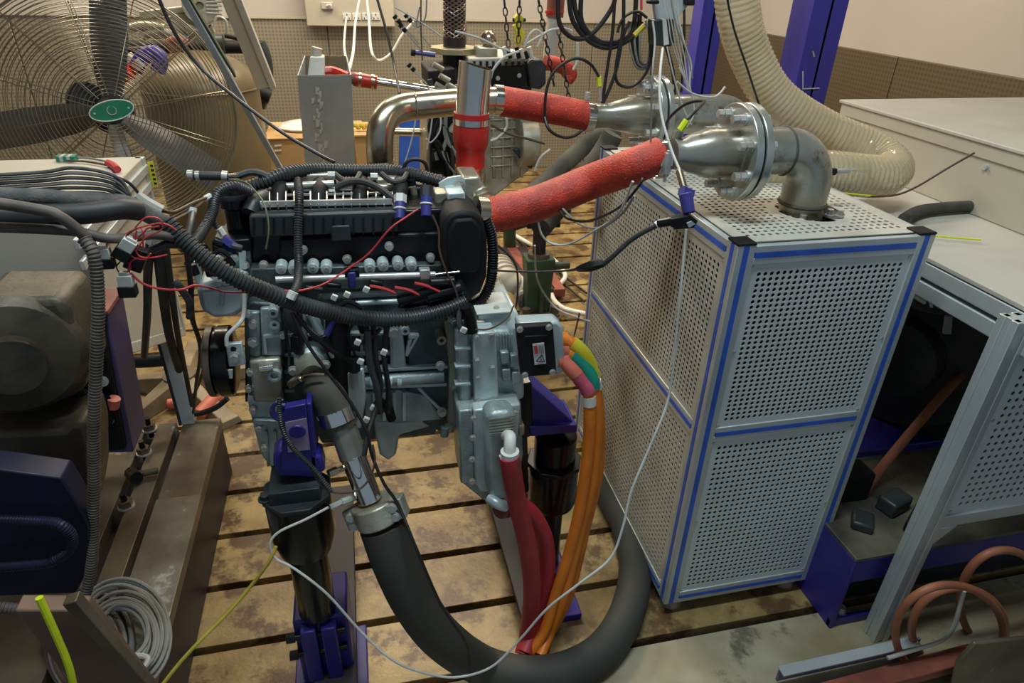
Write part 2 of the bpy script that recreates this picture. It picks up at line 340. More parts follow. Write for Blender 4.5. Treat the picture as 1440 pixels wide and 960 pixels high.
def perf(o, u, v, nw, nh, su, sv, r, th, mt, name, hole=None, mg=.02, parent=None):
    # sheet from corner o, spans su along u, sv along v, nw x nh round holes, thickness th along -normal
    o, u, v = V(o), V(u), V(v); nrm = u.cross(v); m = M()
    a = (su - 2 * mg) / nw; b = (sv - 2 * mg) / nh
    def quad(x0, x1, y0, y1): m.add([o + u * x0 + v * y0, o + u * x1 + v * y0, o + u * x1 + v * y1, o + u * x0 + v * y1], [(0, 1, 2, 3)])
    quad(0, su, 0, mg); quad(0, su, sv - mg, sv); quad(0, mg, mg, sv - mg); quad(su - mg, su, mg, sv - mg)
    sq = [(-1, -1), (0, -1), (1, -1), (1, 0), (1, 1), (0, 1), (-1, 1), (-1, 0)]
    for i in range(nw):
        for j in range(nh):
            cx = mg + a * (i + .5); cy = mg + b * (j + .5)
            if hole and (cx - hole[0]) ** 2 + (cy - hole[1]) ** 2 < hole[2] ** 2: continue
            c = o + u * cx + v * cy
            vs = [c + u * (sx_ * a / 2) + v * (sy_ * b / 2) for sx_, sy_ in sq]
            ang = [math.atan2(sy_, sx_) for sx_, sy_ in sq]
            near = hole and (cx - hole[0]) ** 2 + (cy - hole[1]) ** 2 < (hole[2] + a * 1.1) ** 2
            if near: m.add(vs, [tuple(range(8))]); continue
            rg = [c + u * (math.cos(t) * r) + v * (math.sin(t) * r) for t in ang]
            bk = [p - nrm * th for p in rg]
            m.add(vs + rg + bk, [(k, (k + 1) % 8, 8 + (k + 1) % 8, 8 + k) for k in range(8)] + [(8 + k, 8 + (k + 1) % 8, 16 + (k + 1) % 8, 16 + k) for k in range(8)])
    # sheet edge return
    for p, q in (((0, 0), (su, 0)), ((su, 0), (su, sv)), ((su, sv), (0, sv)), ((0, sv), (0, 0))):
        A = o + u * p[0] + v * p[1]; B = o + u * q[0] + v * q[1]; m.add([A, B, B - nrm * th, A - nrm * th], [(0, 1, 2, 3)])
    if hole:
        c = o + u * hole[0] + v * hole[1]; R = hole[2]
        ri = [c + (u * math.cos(2 * PI * k / 40) + v * math.sin(2 * PI * k / 40)) * R + nrm * .0006 for k in range(40)]
        ro = [c + (u * math.cos(2 * PI * k / 40) + v * math.sin(2 * PI * k / 40)) * (R + .012) + nrm * .0006 for k in range(40)]
        dn = [p - nrm * .03 for p in ri]; m.add(ri + ro + dn, [(k, (k + 1) % 40, 40 + (k + 1) % 40, 40 + k) for k in range(40)] + [(k, (k + 1) % 40, 80 + (k + 1) % 40, 80 + k) for k in range(40)])
    pn = m.build(name, mt, parent or cab, sharp=30)
    for x in (.009, su - .009):
        for yv in (.009, sv / 2, sv - .009):
            bolt(pn, o + u * x + v * yv, nrm, .0035, .002, G['steel'], 'screw', 8)
    return pn
e = .004
pf = [(Z0 + W - .004, ZM - h + .004), (ZM + h - .004, Z1 - W)]
for k, (za, zb) in enumerate(pf):
    perf((X0 + W - e, Y0 + .003, za), (1, 0, 0), (0, 0, 1), 24, 30, X1 - X0 - 2 * W + 2 * e, zb - za, .0052, .002, G['perf'], 'front_panel')
    perf((X0 + .003, Y1 - W + e, za), (0, -1, 0), (0, 0, 1), 42, 29, Y1 - Y0 - 2 * W + 2 * e, zb - za, .0054, .002, G['perf_warm'], 'side_panel')
hc = P(1138, 297, Z=Z1)
perf((X0 + .018, Y0 + .02, Z1 + .001), (1, 0, 0), (0, 1, 0), 22, 40, X1 - X0 - .036, Y1 - Y0 - .04, .0054, .002, G['perf_warm'], 'top_panel', (hc.x - X0 - .018, hc.y - Y0 - .02, .082), mg=.028)
M().bb(X1 - .004, X1 - .001, Y0 + W, Y1 - W, Z0 + .02, Z1 - .02).build('right_panel', G['perf'], cab)
M().bb(X0 + W, X1 - W, Y1 - .004, Y1 - .001, Z0 + .02, Z1 - .02).build('rear_panel', G['perf'], cab)
lin = M(); i_ = .05
lin.bb(X0 + i_, X0 + i_ + .004, Y0 + i_, Y1 - i_, Z0 + .03, Z1 - .05); lin.bb(X1 - i_, X1 - i_ + .004, Y0 + i_, Y1 - i_, Z0 + .03, Z1 - .05)
lin.bb(X0 + i_, X1 - i_, Y0 + i_, Y0 + i_ + .004, Z0 + .03, Z1 - .05); lin.bb(X0 + i_, X1 - i_, Y1 - i_, Y1 - i_ + .004, Z0 + .03, Z1 - .05); lin.bb(X0 + i_, X1 - i_, Y0 + i_, Y1 - i_, Z0 + .03, Z0 + .034)
lin.build('shade_lining', G['dark'], cab)  # added dark sheets that keep the inside black behind the holes
for x in (X0 + .05, X1 - .06):
    for yy in (Y0 + .05, Y1 - .06):
        M().cyl((x, yy, .0), (x, yy, .022), .036, .03, 20).cyl((x, yy, .02), (x, yy, Z0), .012, n=10).build('levelling_foot', G['gsteel'], cab)

# ---------------------------------------------------------------- exhaust pipes into the cabinet
def flange_set(parent, c, ax, R, th, nb, rb, gap=.006):
    c, ax = V(c), V(ax).normalized(); a, b = frame(ax)
    M().cyl(c - ax * (gap / 2 + th), c - ax * gap / 2, R, n=40).build('flange', G['fl'], parent, bevel=.002)
    M().cyl(c + ax * gap / 2, c + ax * (gap / 2 + th), R, n=40).build('flange', G['fl'], parent, bevel=.002)
    M().cyl(c - ax * gap / 2, c + ax * gap / 2, R * .95, n=32).build('gasket', G['blk_m'], parent)
    for k in range(nb):
        t = 2 * PI * (k + .5) / nb; p = c + (a * math.cos(t) + b * math.sin(t)) * R * .80
        m = M(); L = gap / 2 + th
        m.cyl(p - ax * (L + .03), p + ax * (L + .012), rb * .55, n=10)
        m.cyl(p - ax * (L + rb * 1.6), p - ax * L, rb, n=6).cyl(p - ax * (L + .004), p - ax * L, rb * 1.3, n=16).cyl(p - ax * (L + rb * 3.0), p - ax * (L + rb * 1.75), rb * .95, n=6)
        m.cyl(p + ax * L, p + ax * (L + rb * 1.4), rb, n=6)
        m.build('flange_bolt', G['steel'], parent)
YE = hc.y + .012
zc = P(1110, 212, Y=YE).z
re = S(P(1128, 285, Y=YE), 31)
xe = P(1128, 285, Y=YE).x
pipe = thing('exhaust_elbow', 'welded steel exhaust elbow with bolted flanges entering the cabinet top', 'pipe', (xe, YE, .9))
m = M(); be = .085
arc = [V((xe - be + be * math.sin(t), YE, zc - be + be * math.cos(t))) for t in [PI / 2 * k / 10 for k in range(11)]]
xf = P(1040, 212, Y=YE).x
m.tube([V((xf, YE, zc)), V((xe - be - .01, YE, zc))] + arc + [V((xe, YE, 1.0))], re, 28, 0)
m.build('elbow', G['gsteel'], pipe)
M().ring((xe, YE, Z1 + .02), (0, 0, 1), re, .0045, 28, 6).build('weld_bead', G['rub_d'], pipe)
M().ring((xe - be, YE, zc), (1, 0, 0), re, .003, 28, 6).build('weld_bead', G['rub_d'], pipe)
flange_set(pipe, (xf, YE, zc), (1, 0, 0), re * 2.0, .018, 8, .0105)
xc = P(945, 218, Y=YE).x
M().lathe((xc, YE, zc), (1, 0, 0), [(re * .62, 0), (re * .62, .022), (re * .74, .035), (re * 1.02, .085), (re * 1.04, xf - xc - .01)], 28).build('reducer_cone', G['gsteel'], pipe)
pr = M().cyl((xe + re - .004, YE, P(1150, 242, Y=YE).z), (xe + re + .016, YE, P(1150, 242, Y=YE).z), .009, n=6); pr.build('sensor_boss', G['blk_m'], pipe)
zt = P(1150, 242, Y=YE).z
M().cyl((xe + re + .014, YE, zt), (xe + re + .05, YE, zt), .0065, n=12).tube([(xe + re + .05, YE, zt), (xe + re + .075, YE, zt + .002), (xe + re + .095, YE, zt - .004), (xe + re + .098, YE, zt - .014)], .002, 6).build('temperature_probe', G['steel'], pipe)
M().lathe((xe, YE, .96), (0, 0, 1), [(.07, 0), (.07, .04), (.052, .04), (.052, .14)], 28).build('inlet_spigot', G['gsteel'], pipe)
for a_, b_ in ((1128, 312), (1175, 296), (1166, 304), (1180, 305)):
    bolt(pipe, P(a_, b_, Z=Z1 - .012), (0, 0, 1), .008, .018, G['steel'])
# front red hose
rh = thing('red_exhaust_hose', 'large fibre-wrapped red hose from the engine to the front elbow', 'hose', P(800, 260, Y=1.5))
e0 = P(676, 304, Y=1.47); e1 = V((xc - .008, YE, zc))
rr = S(P(800, 265, Y=1.49), 24.5)
pts = [e0, P(700, 300, Y=1.475), P(760, 284, Y=1.48), P(830, 256, Y=1.485), P(890, 234, Y=YE), V((xc - .028, YE, zc + .001))]
M().tube(pts, [rr * 1.0, rr * 1.02, rr, rr, rr * .98, rr * .94], 28, 8).build('hose_body', G['red'], rh)
pc = V((xc - .030, YE, zc)); dx = V((1, -.0, .02)).normalized()
pv = P(921, 224, Y=YE); pv2 = P(943, 221, Y=YE)
M().cyl(pv + V((-.004, 0, 0)), pv + V((.024, 0, 0)), rr * 1.04, n=28, caps=(False, False)).build('hose_clamp', G['chrome'], rh)
M().beam(pv + V((.01, -rr * 1.02, -.02)), pv + V((.01, -rr * 1.02, .025)), .016, .014, (1, 0, 0)).cyl(pv + V((.01, -rr * 1.04, -.04)), pv + V((.01, -rr * 1.04, .03)), .004, n=8).build('clamp_bolt', G['steel'], rh)
# rear line
Y2 = 1.86
r2 = S(P(900, 160, Y=Y2), 28)
p2 = thing('rear_exhaust_pipe', 'second flanged exhaust pipe with cone behind the front elbow', 'pipe', P(960, 160, Y=Y2))
z2 = P(890, 162, Y=Y2).z; x2 = P(846, 162, Y=Y2).x; xf2 = P(918, 162, Y=Y2).x; xr2 = P(1010, 160, Y=Y2).x
M().lathe((x2, Y2, z2), (1, 0, 0), [(re * .60, -.03), (re * .60, .02), (re * .72, .04), (re * 1.0, .1), (re, xf2 - x2)], 28).build('reducer_cone', G['gsteel'], p2)
flange_set(p2, (xf2, Y2, z2), (1, 0, 0), re * 1.95, .017, 8, .0105)
arc = [V((xr2 + be * math.sin(t), Y2, z2 - be + be * math.cos(t))) for t in [PI / 2 * k / 10 for k in range(11)]]
M().tube([V((xf2, Y2, z2))] + arc + [V((xr2 + be, Y2, 1.17))], re, 26, 0).build('elbow', G['gsteel'], p2)
rh2 = thing('red_exhaust_hose', 'shorter red hose joining the stained steel tube to the rear pipe', 'hose', P(770, 150, Y=Y2))
r3 = S(P(770, 150, Y=Y2), 20)
M().tube([P(704, 142, Y=Y2), P(740, 148, Y=Y2), P(790, 156, Y=Y2), P(826, 164, Y=Y2)], r3, 26, 6).build('hose_body', G['red'], rh2)
for px, py, s in ((700, 141, 1.02), (828, 164, 1.04)):
    c = P(px, py, Y=Y2); M().cyl(c - V((.011, 0, -.001)), c + V((.011, 0, -.001)), r3 * s, n=26).build('hose_clamp', G['chrome'], rh2)
c = P(826, 140, Y=Y2); M().cyl(c, c + V((0, 0, .02)), .007, n=6).build('clamp_bolt', G['steel'], rh2)
p3 = thing('stained_exhaust_tube', 'heat-stained steel tube bent down behind the engine top', 'pipe', P(560, 150, Y=Y2))
r4 = S(P(600, 148, Y=Y2), 18.5)
pts = [P(700, 141, Y=Y2), P(640, 144, Y=Y2), P(584, 149, Y=Y2), P(562, 153, Y=Y2 - .01), P(546, 162, Y=Y2 - .03), P(536, 180, Y=Y2 - .05), P(534, 205, Y=Y2 - .06), P(535, 232, Y=Y2 - .06)]
M().tube(pts, r4, 28, 5).build('tube', G['ss'], p3)
M().ring(P(584, 149, Y=Y2), (1, 0, 0), r4, .0025, 24, 6).build('weld_bead', G['ss'], p3)
M().ring(P(535, 226, Y=Y2 - .06), (0, 0, 1), r4, .0025, 24, 6).build('weld_bead', G['ss'], p3)
# chrome riser with reducer
Y3 = 1.62
a0 = P(669, 92, Y=Y3); a1 = P(663, 163, Y=Y3); rc = S(a1, 23)
ch = thing('chrome_riser', 'bright steel stub pipe cut at a slant standing in a red coupler', 'pipe', a1)
m = M(); n = 32; o = len(m.v); ax = (a0 - a1).normalized(); A, B = frame(ax)
outer0 = [a1 - ax * .02 + (A * math.cos(2 * PI * j / n) + B * math.sin(2 * PI * j / n)) * rc for j in range(n)]
def top(r): return [a0 + (A * math.cos(2 * PI * j / n) + B * math.sin(2 * PI * j / n)) * r + ax * (-.11 * (A * math.cos(2 * PI * j / n) + B * math.sin(2 * PI * j / n)).x * r * 1.6) for j in range(n)]
inn = [a1 + (A * math.cos(2 * PI * j / n) + B * math.sin(2 * PI * j / n)) * rc * .95 for j in range(n)]
m.rings([outer0, top(rc), top(rc * .95), inn], n, (False, True)); m.build('stub', G['chrome'], ch)
cp = thing('red_reducer_coupler', 'red silicone reducer sleeve clamped below the bright steel stub', 'hose', P(661, 235, Y=Y3))
b0 = P(663, 158, Y=Y3); b1 = P(661, 240, Y=Y3); axx = (b1 - b0).normalized(); L = (b1 - b0).length
k1, k2 = S(b0, 25), S(b1, 20.5)
M().lathe(b0, axx, [(k1 * .93, 0), (k1, .0), (k1, L * .14), (k1 * 1.03, L * .3), (k1 * 1.02, L * .5), (k1 * .93, L * .58), (k2 * .98, L * .66), (k2, L * .9), (k2, L)], 30).build('sleeve', G['red_s'], cp)
M().cyl(b0 + axx * L * .09, b0 + axx * L * .19, k1 * 1.035, n=30, caps=(False, False)).build('hose_clamp', G['chrome'], cp)
M().cyl(b1 - axx * .012, b1 + axx * .006, k2 * 1.03, n=30).build('hose_clamp', G['ss'], cp)
# ---------------------------------------------------------------- engine
eng = thing('engine', 'cast aluminium four cylinder test engine with black cam cover and wiring looms', 'engine', P(500, 600, Y=1.5))
def pb(name, pts, Y, dep, mt, parent=eng, bevel=.003, label=None): return M().pp(pts, Y, dep).build(name, mt, parent, bevel=bevel, label=label)
def boss(name, px, py, Y, rpx, dep, mt, hole=.5, parent=eng, n=20):
    c = P(px, py, Y=Y); r = S(c, rpx); pr = [(r * 1.08, -dep), (r, 0), (r * hole, 0), (r * hole, -dep * .6)] if hole else [(r * 1.08, -dep), (r, -.001), (r * .93, 0)]
    return M().lathe(c, (0, -1, 0), pr, n).build(name, mt, parent)
def cy(name, a, b, Y, rpx, mt, parent=eng, n=18, Yb=None, bevel=0):
    p, q = P(*a, Y=Y), P(*b, Y=Yb or Y); return M().cyl(p, q, S(p, rpx), n=n).build(name, mt, parent, bevel=bevel)
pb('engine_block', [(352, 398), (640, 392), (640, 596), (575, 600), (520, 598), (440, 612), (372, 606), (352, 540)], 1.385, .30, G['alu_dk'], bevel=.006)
# ribs on the block front
m = M()
for x in range(405, 625, 17): m.pp([(x, 452), (x + 4, 452), (x + 3, 520), (x - 1, 520)], 1.374, .02)
for y in (470, 498, 522, 548, 572): m.pp([(400, y), (628, y - 4), (628, y), (400, y + 4)], 1.372, .02)
m.build('casting_ribs', G['alu'], eng, bevel=.001)
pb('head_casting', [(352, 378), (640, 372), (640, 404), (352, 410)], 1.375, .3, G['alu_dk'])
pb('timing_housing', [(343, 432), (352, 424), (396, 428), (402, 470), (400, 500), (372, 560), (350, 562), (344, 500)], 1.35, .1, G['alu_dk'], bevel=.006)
cy('housing_ridge', (357, 436), (360, 498), 1.35, 8, G['alu'], bevel=.003)
pb('housing_face', [(366, 434), (394, 432), (396, 500), (368, 500)], 1.34, .04, G['alu'])
pb('face_recess_frame', [(370, 472), (392, 470), (393, 474), (374, 476), (376, 497), (371, 497)], 1.334, .02, G['alu_lt'], bevel=.001)
for a, b in ((384, 441), (386, 457)): boss('lug', a, b, 1.325, 7, .03, G['alu_lt'], .45)
pb('pump_housing', [(350, 508), (394, 505), (396, 550), (388, 566), (356, 566)], 1.325, .07, G['alu_warm'], bevel=.006)
cy('pump_pin', (365, 518), (384, 516), 1.318, 4.5, G['chrome'])
boss('coolant_port', 386, 529, 1.315, 9, .03, G['alu_lt'], .6)
pb('lower_case', [(346, 560), (394, 556), (402, 600), (440, 600), (442, 652), (430, 664), (384, 664), (366, 640)], 1.34, .22, G['alu_lt'], bevel=.008)
m = M()
for x in (372, 384, 398, 412, 426): m.pp([(x, 606), (x + 4, 606), (x + 7, 656), (x + 3, 656)], 1.332, .02)
m.pp([(354, 590), (436, 594), (436, 600), (356, 597)], 1.328, .02)
m.build('case_ribs', G['alu'], eng, bevel=.0015)
for a, b in ((352, 522), (350, 545), (356, 575), (364, 600), (372, 628), (400, 598), (398, 470), (349, 440)): bolt(eng, P(a, b, Y=1.335), F, S(P(a, b, Y=1.335), 4.2), .012, G['steel'])
pb('oil_pan', [(525, 588), (600, 585), (606, 600), (562, 612), (557, 640), (546, 648), (534, 640), (528, 612)], 1.36, .24, G['alu_lt'], bevel=.006)
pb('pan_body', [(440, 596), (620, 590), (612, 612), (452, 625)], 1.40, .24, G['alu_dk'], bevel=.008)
# water outlet
c = P(436, 516, Y=1.31); r = S(c, 24)
M().lathe(c + V((0, .05, 0)), (.1, -1, .05), [(r, 0), (r, .035), (r * .8, .045)], 26).build('thermostat_flange', G['alu_lt'], eng, bevel=.002)
M().tube([c + V((0, .02, 0)), P(434, 522, Y=1.27), P(437, 534, Y=1.245)], [r * .75, r * .72, r * .7], 22, 5).build('water_neck', G['alu_warm'], eng)
for a, b in ((437, 504), (412, 520), (458, 512)): bolt(eng, P(a, b, Y=1.3), F, S(c, 5), .012, G['steel'])
# black plastic run of coolant pipes and filter
cy('oil_filter', (474, 442), (480, 560), 1.345, 17, G['blk_m'], n=24, bevel=.003)
cy('coolant_rail', (436, 440), (470, 500), 1.33, 6, G['alu_lt']); cy('coolant_rail', (424, 430), (427, 500), 1.335, 7, G['alu'])
cy('dipstick_tube', (470, 450), (455, 480), 1.325, 5, G['blue_k'])
pb('sensor_block', [(484, 524), (512, 518), (515, 560), (508, 604), (496, 600), (487, 560)], 1.325, .07, G['alu_lt'], bevel=.005)
cy('sensor_cap', (497, 505), (498, 521), 1.305, 9, G['blk'], Yb=1.30); cy('sensor_stub', (498, 522), (498, 545), 1.312, 6.5, G['alu_lt'])
pb('bearing_column', [(548, 456), (566, 455), (572, 520), (550, 523)], 1.345, .06, G['alu_lt'], bevel=.006)
boss('lug', 570, 466, 1.338, 6, .03, G['alu_lt'], .5); bolt(eng, P(554, 467, Y=1.34), F, .011, .008, G['steel'], n=6)
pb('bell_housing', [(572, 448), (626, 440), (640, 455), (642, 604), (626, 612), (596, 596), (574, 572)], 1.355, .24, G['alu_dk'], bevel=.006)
m = M()
for q in ([(574, 471), (589, 471), (587, 476), (575, 477)], [(574, 478), (580, 477), (573, 498), (570, 500)], [(587, 471), (590, 472), (573, 502), (570, 500)], [(510, 544), (628, 539), (628, 543), (510, 548)], [(586, 546), (590, 545), (628, 582), (626, 586)], [(512, 520), (630, 514), (630, 518), (512, 524)]): m.pp(q, 1.343, .02)
m.build('gusset_ribs', G['alu_lt'], eng, bevel=.001)
cy('starter_body', (512, 536), (624, 528), 1.345, 9.5, G['alu'], n=22, bevel=.002)
for x in (520, 532, 545, 558): cy('starter_band', (x, 535), (x + 6, 535), 1.344, 10.6, G['alu_lt'], n=22)
pb('lower_rib_block', [(512, 552), (560, 549), (600, 556), (622, 590), (560, 596), (514, 592)], 1.35, .05, G['alu'], bevel=.004)
for x in (524, 538, 552, 566): pb('block_rib', [(x, 552), (x + 5, 552), (x + 5, 592), (x, 592)], 1.343, .02, G['alu_lt'], bevel=.001)
pb('bell_flange', [(625, 452), (640, 446), (646, 500), (648, 604), (630, 606), (632, 520)], 1.325, .30, G['alu_warm'], bevel=.003)
boss('lug', 621, 479, 1.318, 7, .04, G['alu_warm'], .45)
for a, b in ((619, 513), (621, 578), (636, 447), (629, 600)): bolt(eng, P(a, b, Y=1.322), F, S(P(a, b, Y=1.32), 5), .014, G['steel'])
cy('drain_stub', (626, 600), (625, 612), 1.31, 6, G['alu'])
# crank pulley and accessories, left end
pc_ = P(293, 508, Y=1.42); pd_ = P(345, 505, Y=1.42); rp_ = S(pc_, 50)
d_ = (pd_ - pc_); 
pu = M(); pu.lathe(pc_, d_, [(rp_ * .55, 0), (rp_ * .92, 0), (rp_, .004), (rp_, .018), (rp_ * .93, .02), (rp_ * .93, .024), (rp_, .026), (rp_, .052), (rp_ * .9, .056)], 36); pu.build('crank_pulley', G['blk_g'], eng)
M().cyl(pc_ + d_.normalized() * .004, pc_ + d_.normalized() * .017, rp_ * 1.004, n=36).build('pulley_band', G['iron'], eng)
M().pp([(345, 470), (360, 470), (372, 560), (345, 565)], 1.40, .15).build('pulley_backing', G['blk'], eng)
pb('label_patch', [(305, 521), (327, 520), (327, 532), (305, 533)], 1.345, .004, G['plate_lab'], bevel=0)
pb('alternator_casting', [(274, 404), (300, 396), (345, 394), (346, 436), (330, 447), (300, 449), (282, 438)], 1.34, .10, G['alu_lt'], bevel=.012)
cy('casting_tube', (276, 366), (281, 405), 1.36, 5, G['alu_lt']); cy('casting_tube', (303, 360), (303, 396), 1.37, 7, G['alu_lt'])
m = M(); m.pp([(310, 402), (316, 404), (314, 432), (308, 430)], 1.332, .02); m.pp([(284, 408), (340, 400), (340, 404), (284, 412)], 1.333, .02); m.build('casting_ribs', G['alu'], eng, bevel=.001)
pb('tensioner_bracket', [(317, 484), (340, 482), (345, 513), (322, 516)], 1.30, .012, G['alu_lt'], bevel=.002)
bolt(eng, P(330, 501, Y=1.298), F, S(pc_, 5.5), .014, G['steel']); boss('bracket_slot', 328, 491, 1.298, 4, .004, G['blk_m'], 0)
M().tube([P(343, 400, Y=1.325), P(343, 440, Y=1.32), P(336, 455, Y=1.31), P(320, 471, Y=1.3), P(319, 486, Y=1.297)], S(pc_, 2.6), 8, 5).build('vent_pipe', G['wht'], eng)
pb('head_end_casting', [(300, 352), (352, 350), (358, 398), (320, 396), (302, 380)], 1.41, .2, G['alu'], bevel=.005)
for a, b in ((310, 364), (330, 362), (345, 372), (325, 384)): bolt(eng, P(a, b, Y=1.405), F, S(pc_, 4), .012, G['steel'])
pb('rib_rise', [(335, 352), (346, 352), (346, 392), (337, 392)], 1.40, .02, G['alu_lt'], bevel=.002)
# cam cover and top
pb('cam_cover', [(350, 304), (648, 292), (650, 376), (354, 390)], 1.41, .28, G['blk_g'], bevel=.008)
pb('cover_shield', [(392, 336), (640, 326), (640, 374), (392, 382)], 1.398, .03, G['blk'], bevel=.006)
pb('cover_ledge', [(350, 304), (562, 297), (562, 326), (352, 334)], 1.385, .06, G['dkgrey'], bevel=.004)
m = M()
for x in range(356, 562, 14): m.pp([(x, 306), (x + 2, 306), (x + 2, 330), (x, 330)], 1.381, .01)
m.build('ledge_ribs', G['blk'], eng)
pb('cover_bracket', [(466, 318), (492, 317), (494, 338), (466, 340)], 1.378, .03, G['dkgrey'], bevel=.003)
zt_ = P(450, 300, Y=1.41).z
rl = M(); a_, b_ = P(352, 290, Y=1.44), P(552, 284, Y=1.44); rl.beam(a_ + V((0, .01, -.004)), b_ + V((0, .01, -.004)), .05, .012); rl.build('fin_tray', G['dkgrey'], eng)
rb_ = M(); rb_.beam(P(366, 287, Y=1.42), P(552, 283, Y=1.42), .006, .012); rb_.beam(P(366, 275, Y=1.47), P(552, 271, Y=1.47), .004, .004); rb_.build('fin_rail', G['steel'], eng)
for i in range(17):
    x = 368 + i * 11.5; M().beam(P(x, 291, Y=1.415), P(x, 272, Y=1.47), .0022, .012).build('fin', G['steel'], eng)
# inlet manifold top with runners and injectors
pb('inlet_plenum', [(350, 268), (600, 262), (602, 282), (352, 290)], 1.52, .16, G['blk'], bevel=.01)
for k, x in enumerate((392, 448, 505, 560)):
    M().tube([P(x, 288, Y=1.46), P(x + 2, 268, Y=1.49), P(x + 3, 258, Y=1.55), P(x + 3, 256, Y=1.64)], S(P(x, 280, Y=1.46), 12), 14, 5).build('inlet_runner', G['blk_m'], eng)
    cy('injector', (x + 20, 262), (x + 24, 280), 1.52, 5, G['alu_warm']); cy('injector_clip', (x + 18, 252), (x + 20, 262), 1.53, 6, G['blk'])
cy('fuel_pipe', (400, 262), (470, 258), 1.50, 5, G['steel']); cy('fuel_pipe', (500, 264), (560, 262), 1.50, 4, G['steel'])
pb('cast_bridge', [(400, 246), (470, 244), (472, 258), (402, 262)], 1.54, .04, G['alu_warm'], bevel=.004)
pb('cast_bridge', [(520, 252), (566, 250), (566, 262), (522, 264)], 1.54, .04, G['alu_warm'], bevel=.004)
# oil separator canister
cA, cB = P(329, 272, Y=1.46), P(334, 352, Y=1.46); rA = S(cA, 21)
zz = cA.z; 
M().lathe((cA.x, 1.46, cB.z - .01), (0, 0, 1), [(rA * .82, 0), (rA * .86, zz - cB.z - .02), (rA * 1.06, zz - cB.z - .015), (rA * 1.08, zz - cB.z + .01), (rA * .95, zz - cB.z + .028), (rA * .5, zz - cB.z + .034)], 30).build('filler_canister', G['blk_g'], eng)
M().lathe((cA.x, 1.46, zz - .006), (0, 0, 1), [(rA * 1.14, 0), (rA * 1.16, .006), (rA * 1.12, .010)], 30).build('canister_rim', G['dkgrey'], eng)
pb('canister_base', [(297, 340), (352, 336), (354, 354), (298, 356)], 1.40, .10, G['blk'], bevel=.004)
m = M().tube([P(352, 300, Y=1.42), P(360, 285, Y=1.44), P(372, 278, Y=1.47)], S(cA, 13), 16, 5); m.build('cover_elbow', G['dkgrey'], eng)
# end cover
poly = [(621, 330), (624, 312), (634, 301), (650, 297), (668, 299), (680, 309), (685, 330), (686, 362), (684, 392), (676, 412), (660, 424), (644, 424), (634, 412), (630, 392), (623, 380), (620, 350)]
pb('end_cover', poly, 1.345, .14, G['blk_m'], bevel=.008)
pb('end_cover_face', [(630, 325), (640, 309), (665, 307), (677, 320), (678, 372), (670, 384), (640, 386), (630, 378)], 1.338, .02, G['dkgrey'] if False else G['blk_m'], bevel=.006)
m = M().tube([P(a, b, Y=1.36) for a, b in ((683, 306), (691, 330), (693, 362), (690, 396), (678, 420), (660, 430))], .011, 10, 6, corr=(.006, .0015)); m.build('ribbed_edge_hose', G['blk'], eng)
# round core plugs and bolts
for a, b in ((395, 379), (413, 380), (440, 378), (459, 379), (520, 378), (539, 375), (560, 374), (579, 375)):
    boss('core_plug', a, b, 1.36, 7.6, .03, G['alu_lt'], 0); boss('plug_socket', a, b, 1.356, 3.4, .004, G['steel'], .5)
for a, b in ((426, 350), (488, 363), (547, 345), (605, 361), (371, 372)):
    bolt(eng, P(a, b, Y=1.392), F, S(pc_, 4.6), .016, G['steel'], n=8)
# fuel rails along the head
cy('fuel_rail', (388, 393), (612, 386), 1.33, 5, G['steel']); cy('fuel_rail_end', (610, 386), (646, 382), 1.33, 2, G['chrome'])
pb('rail_clamp', [(590, 380), (605, 379), (606, 393), (591, 394)], 1.322, .02, G['steel'], bevel=.002)
cy('coolant_line', (448, 417), (600, 409), 1.34, 4.5, G['alu']); cy('coolant_line', (500, 426), (562, 423), 1.335, 4, G['alu_lt'])
pb('rail_sensor', [(488, 384), (500, 383), (501, 405), (490, 406)], 1.318, .02, G['blue_k'], bevel=.003)
pb('sensor_frame', [(484, 380), (505, 379), (506, 390), (485, 391)], 1.322, .02, G['blk'], bevel=.002)
# black connectors jumble right centre
for (a, b), (c_, d2), rr_ in (((560, 424), (610, 405), 9), ((600, 418), (650, 404), 10), ((570, 436), (640, 428), 8), ((604, 398), (640, 396), 8), ((640, 430), (662, 466), 8)):
    cy('plug_boot', (a, b), (c_, d2), 1.31, rr_, G['blk'], n=10, bevel=.003)
# throttle body and lifting bracket on top right
pb('throttle_body', [(629, 272), (654, 270), (656, 296), (630, 298)], 1.44, .07, G['alu_lt'], bevel=.004)
pb('throttle_motor', [(612, 272), (629, 271), (629, 288), (612, 289)], 1.45, .05, G['alu_warm'], bevel=.003)
pb('lifting_bracket', [(617, 258), (630, 250), (648, 247), (654, 252), (655, 272), (618, 272)], 1.50, .008, G['alu_lt'], bevel=.001)
boss('bracket_hole', 629, 268, 1.498, 6, .003, G['blk_m'], 0); bolt(eng, P(645, 262, Y=1.498), F, .010, .008, G['steel'])
pb('outlet_casting', [(650, 250), (676, 248), (682, 300), (668, 306), (655, 296)], 1.50, .10, G['alu_warm'], bevel=.006)
M().tube([P(668, 302, Y=1.47), P(682, 303, Y=1.473)], rr * 1.06, 26, 0).build('outlet_clamp', G['ss'], eng)
M().cyl(P(662, 246, Y=1.62), P(663, 268, Y=1.60), k2 * 1.05, k2 * .9, 26).build('riser_neck', G['ss'], eng)
M().tube([P(650, 262, Y=1.56), P(672, 268, Y=1.52), P(682, 290, Y=1.5)], .02, 14, 5, corr=(.008, .002)).build('outlet_bellows', G['alu_warm'], eng)
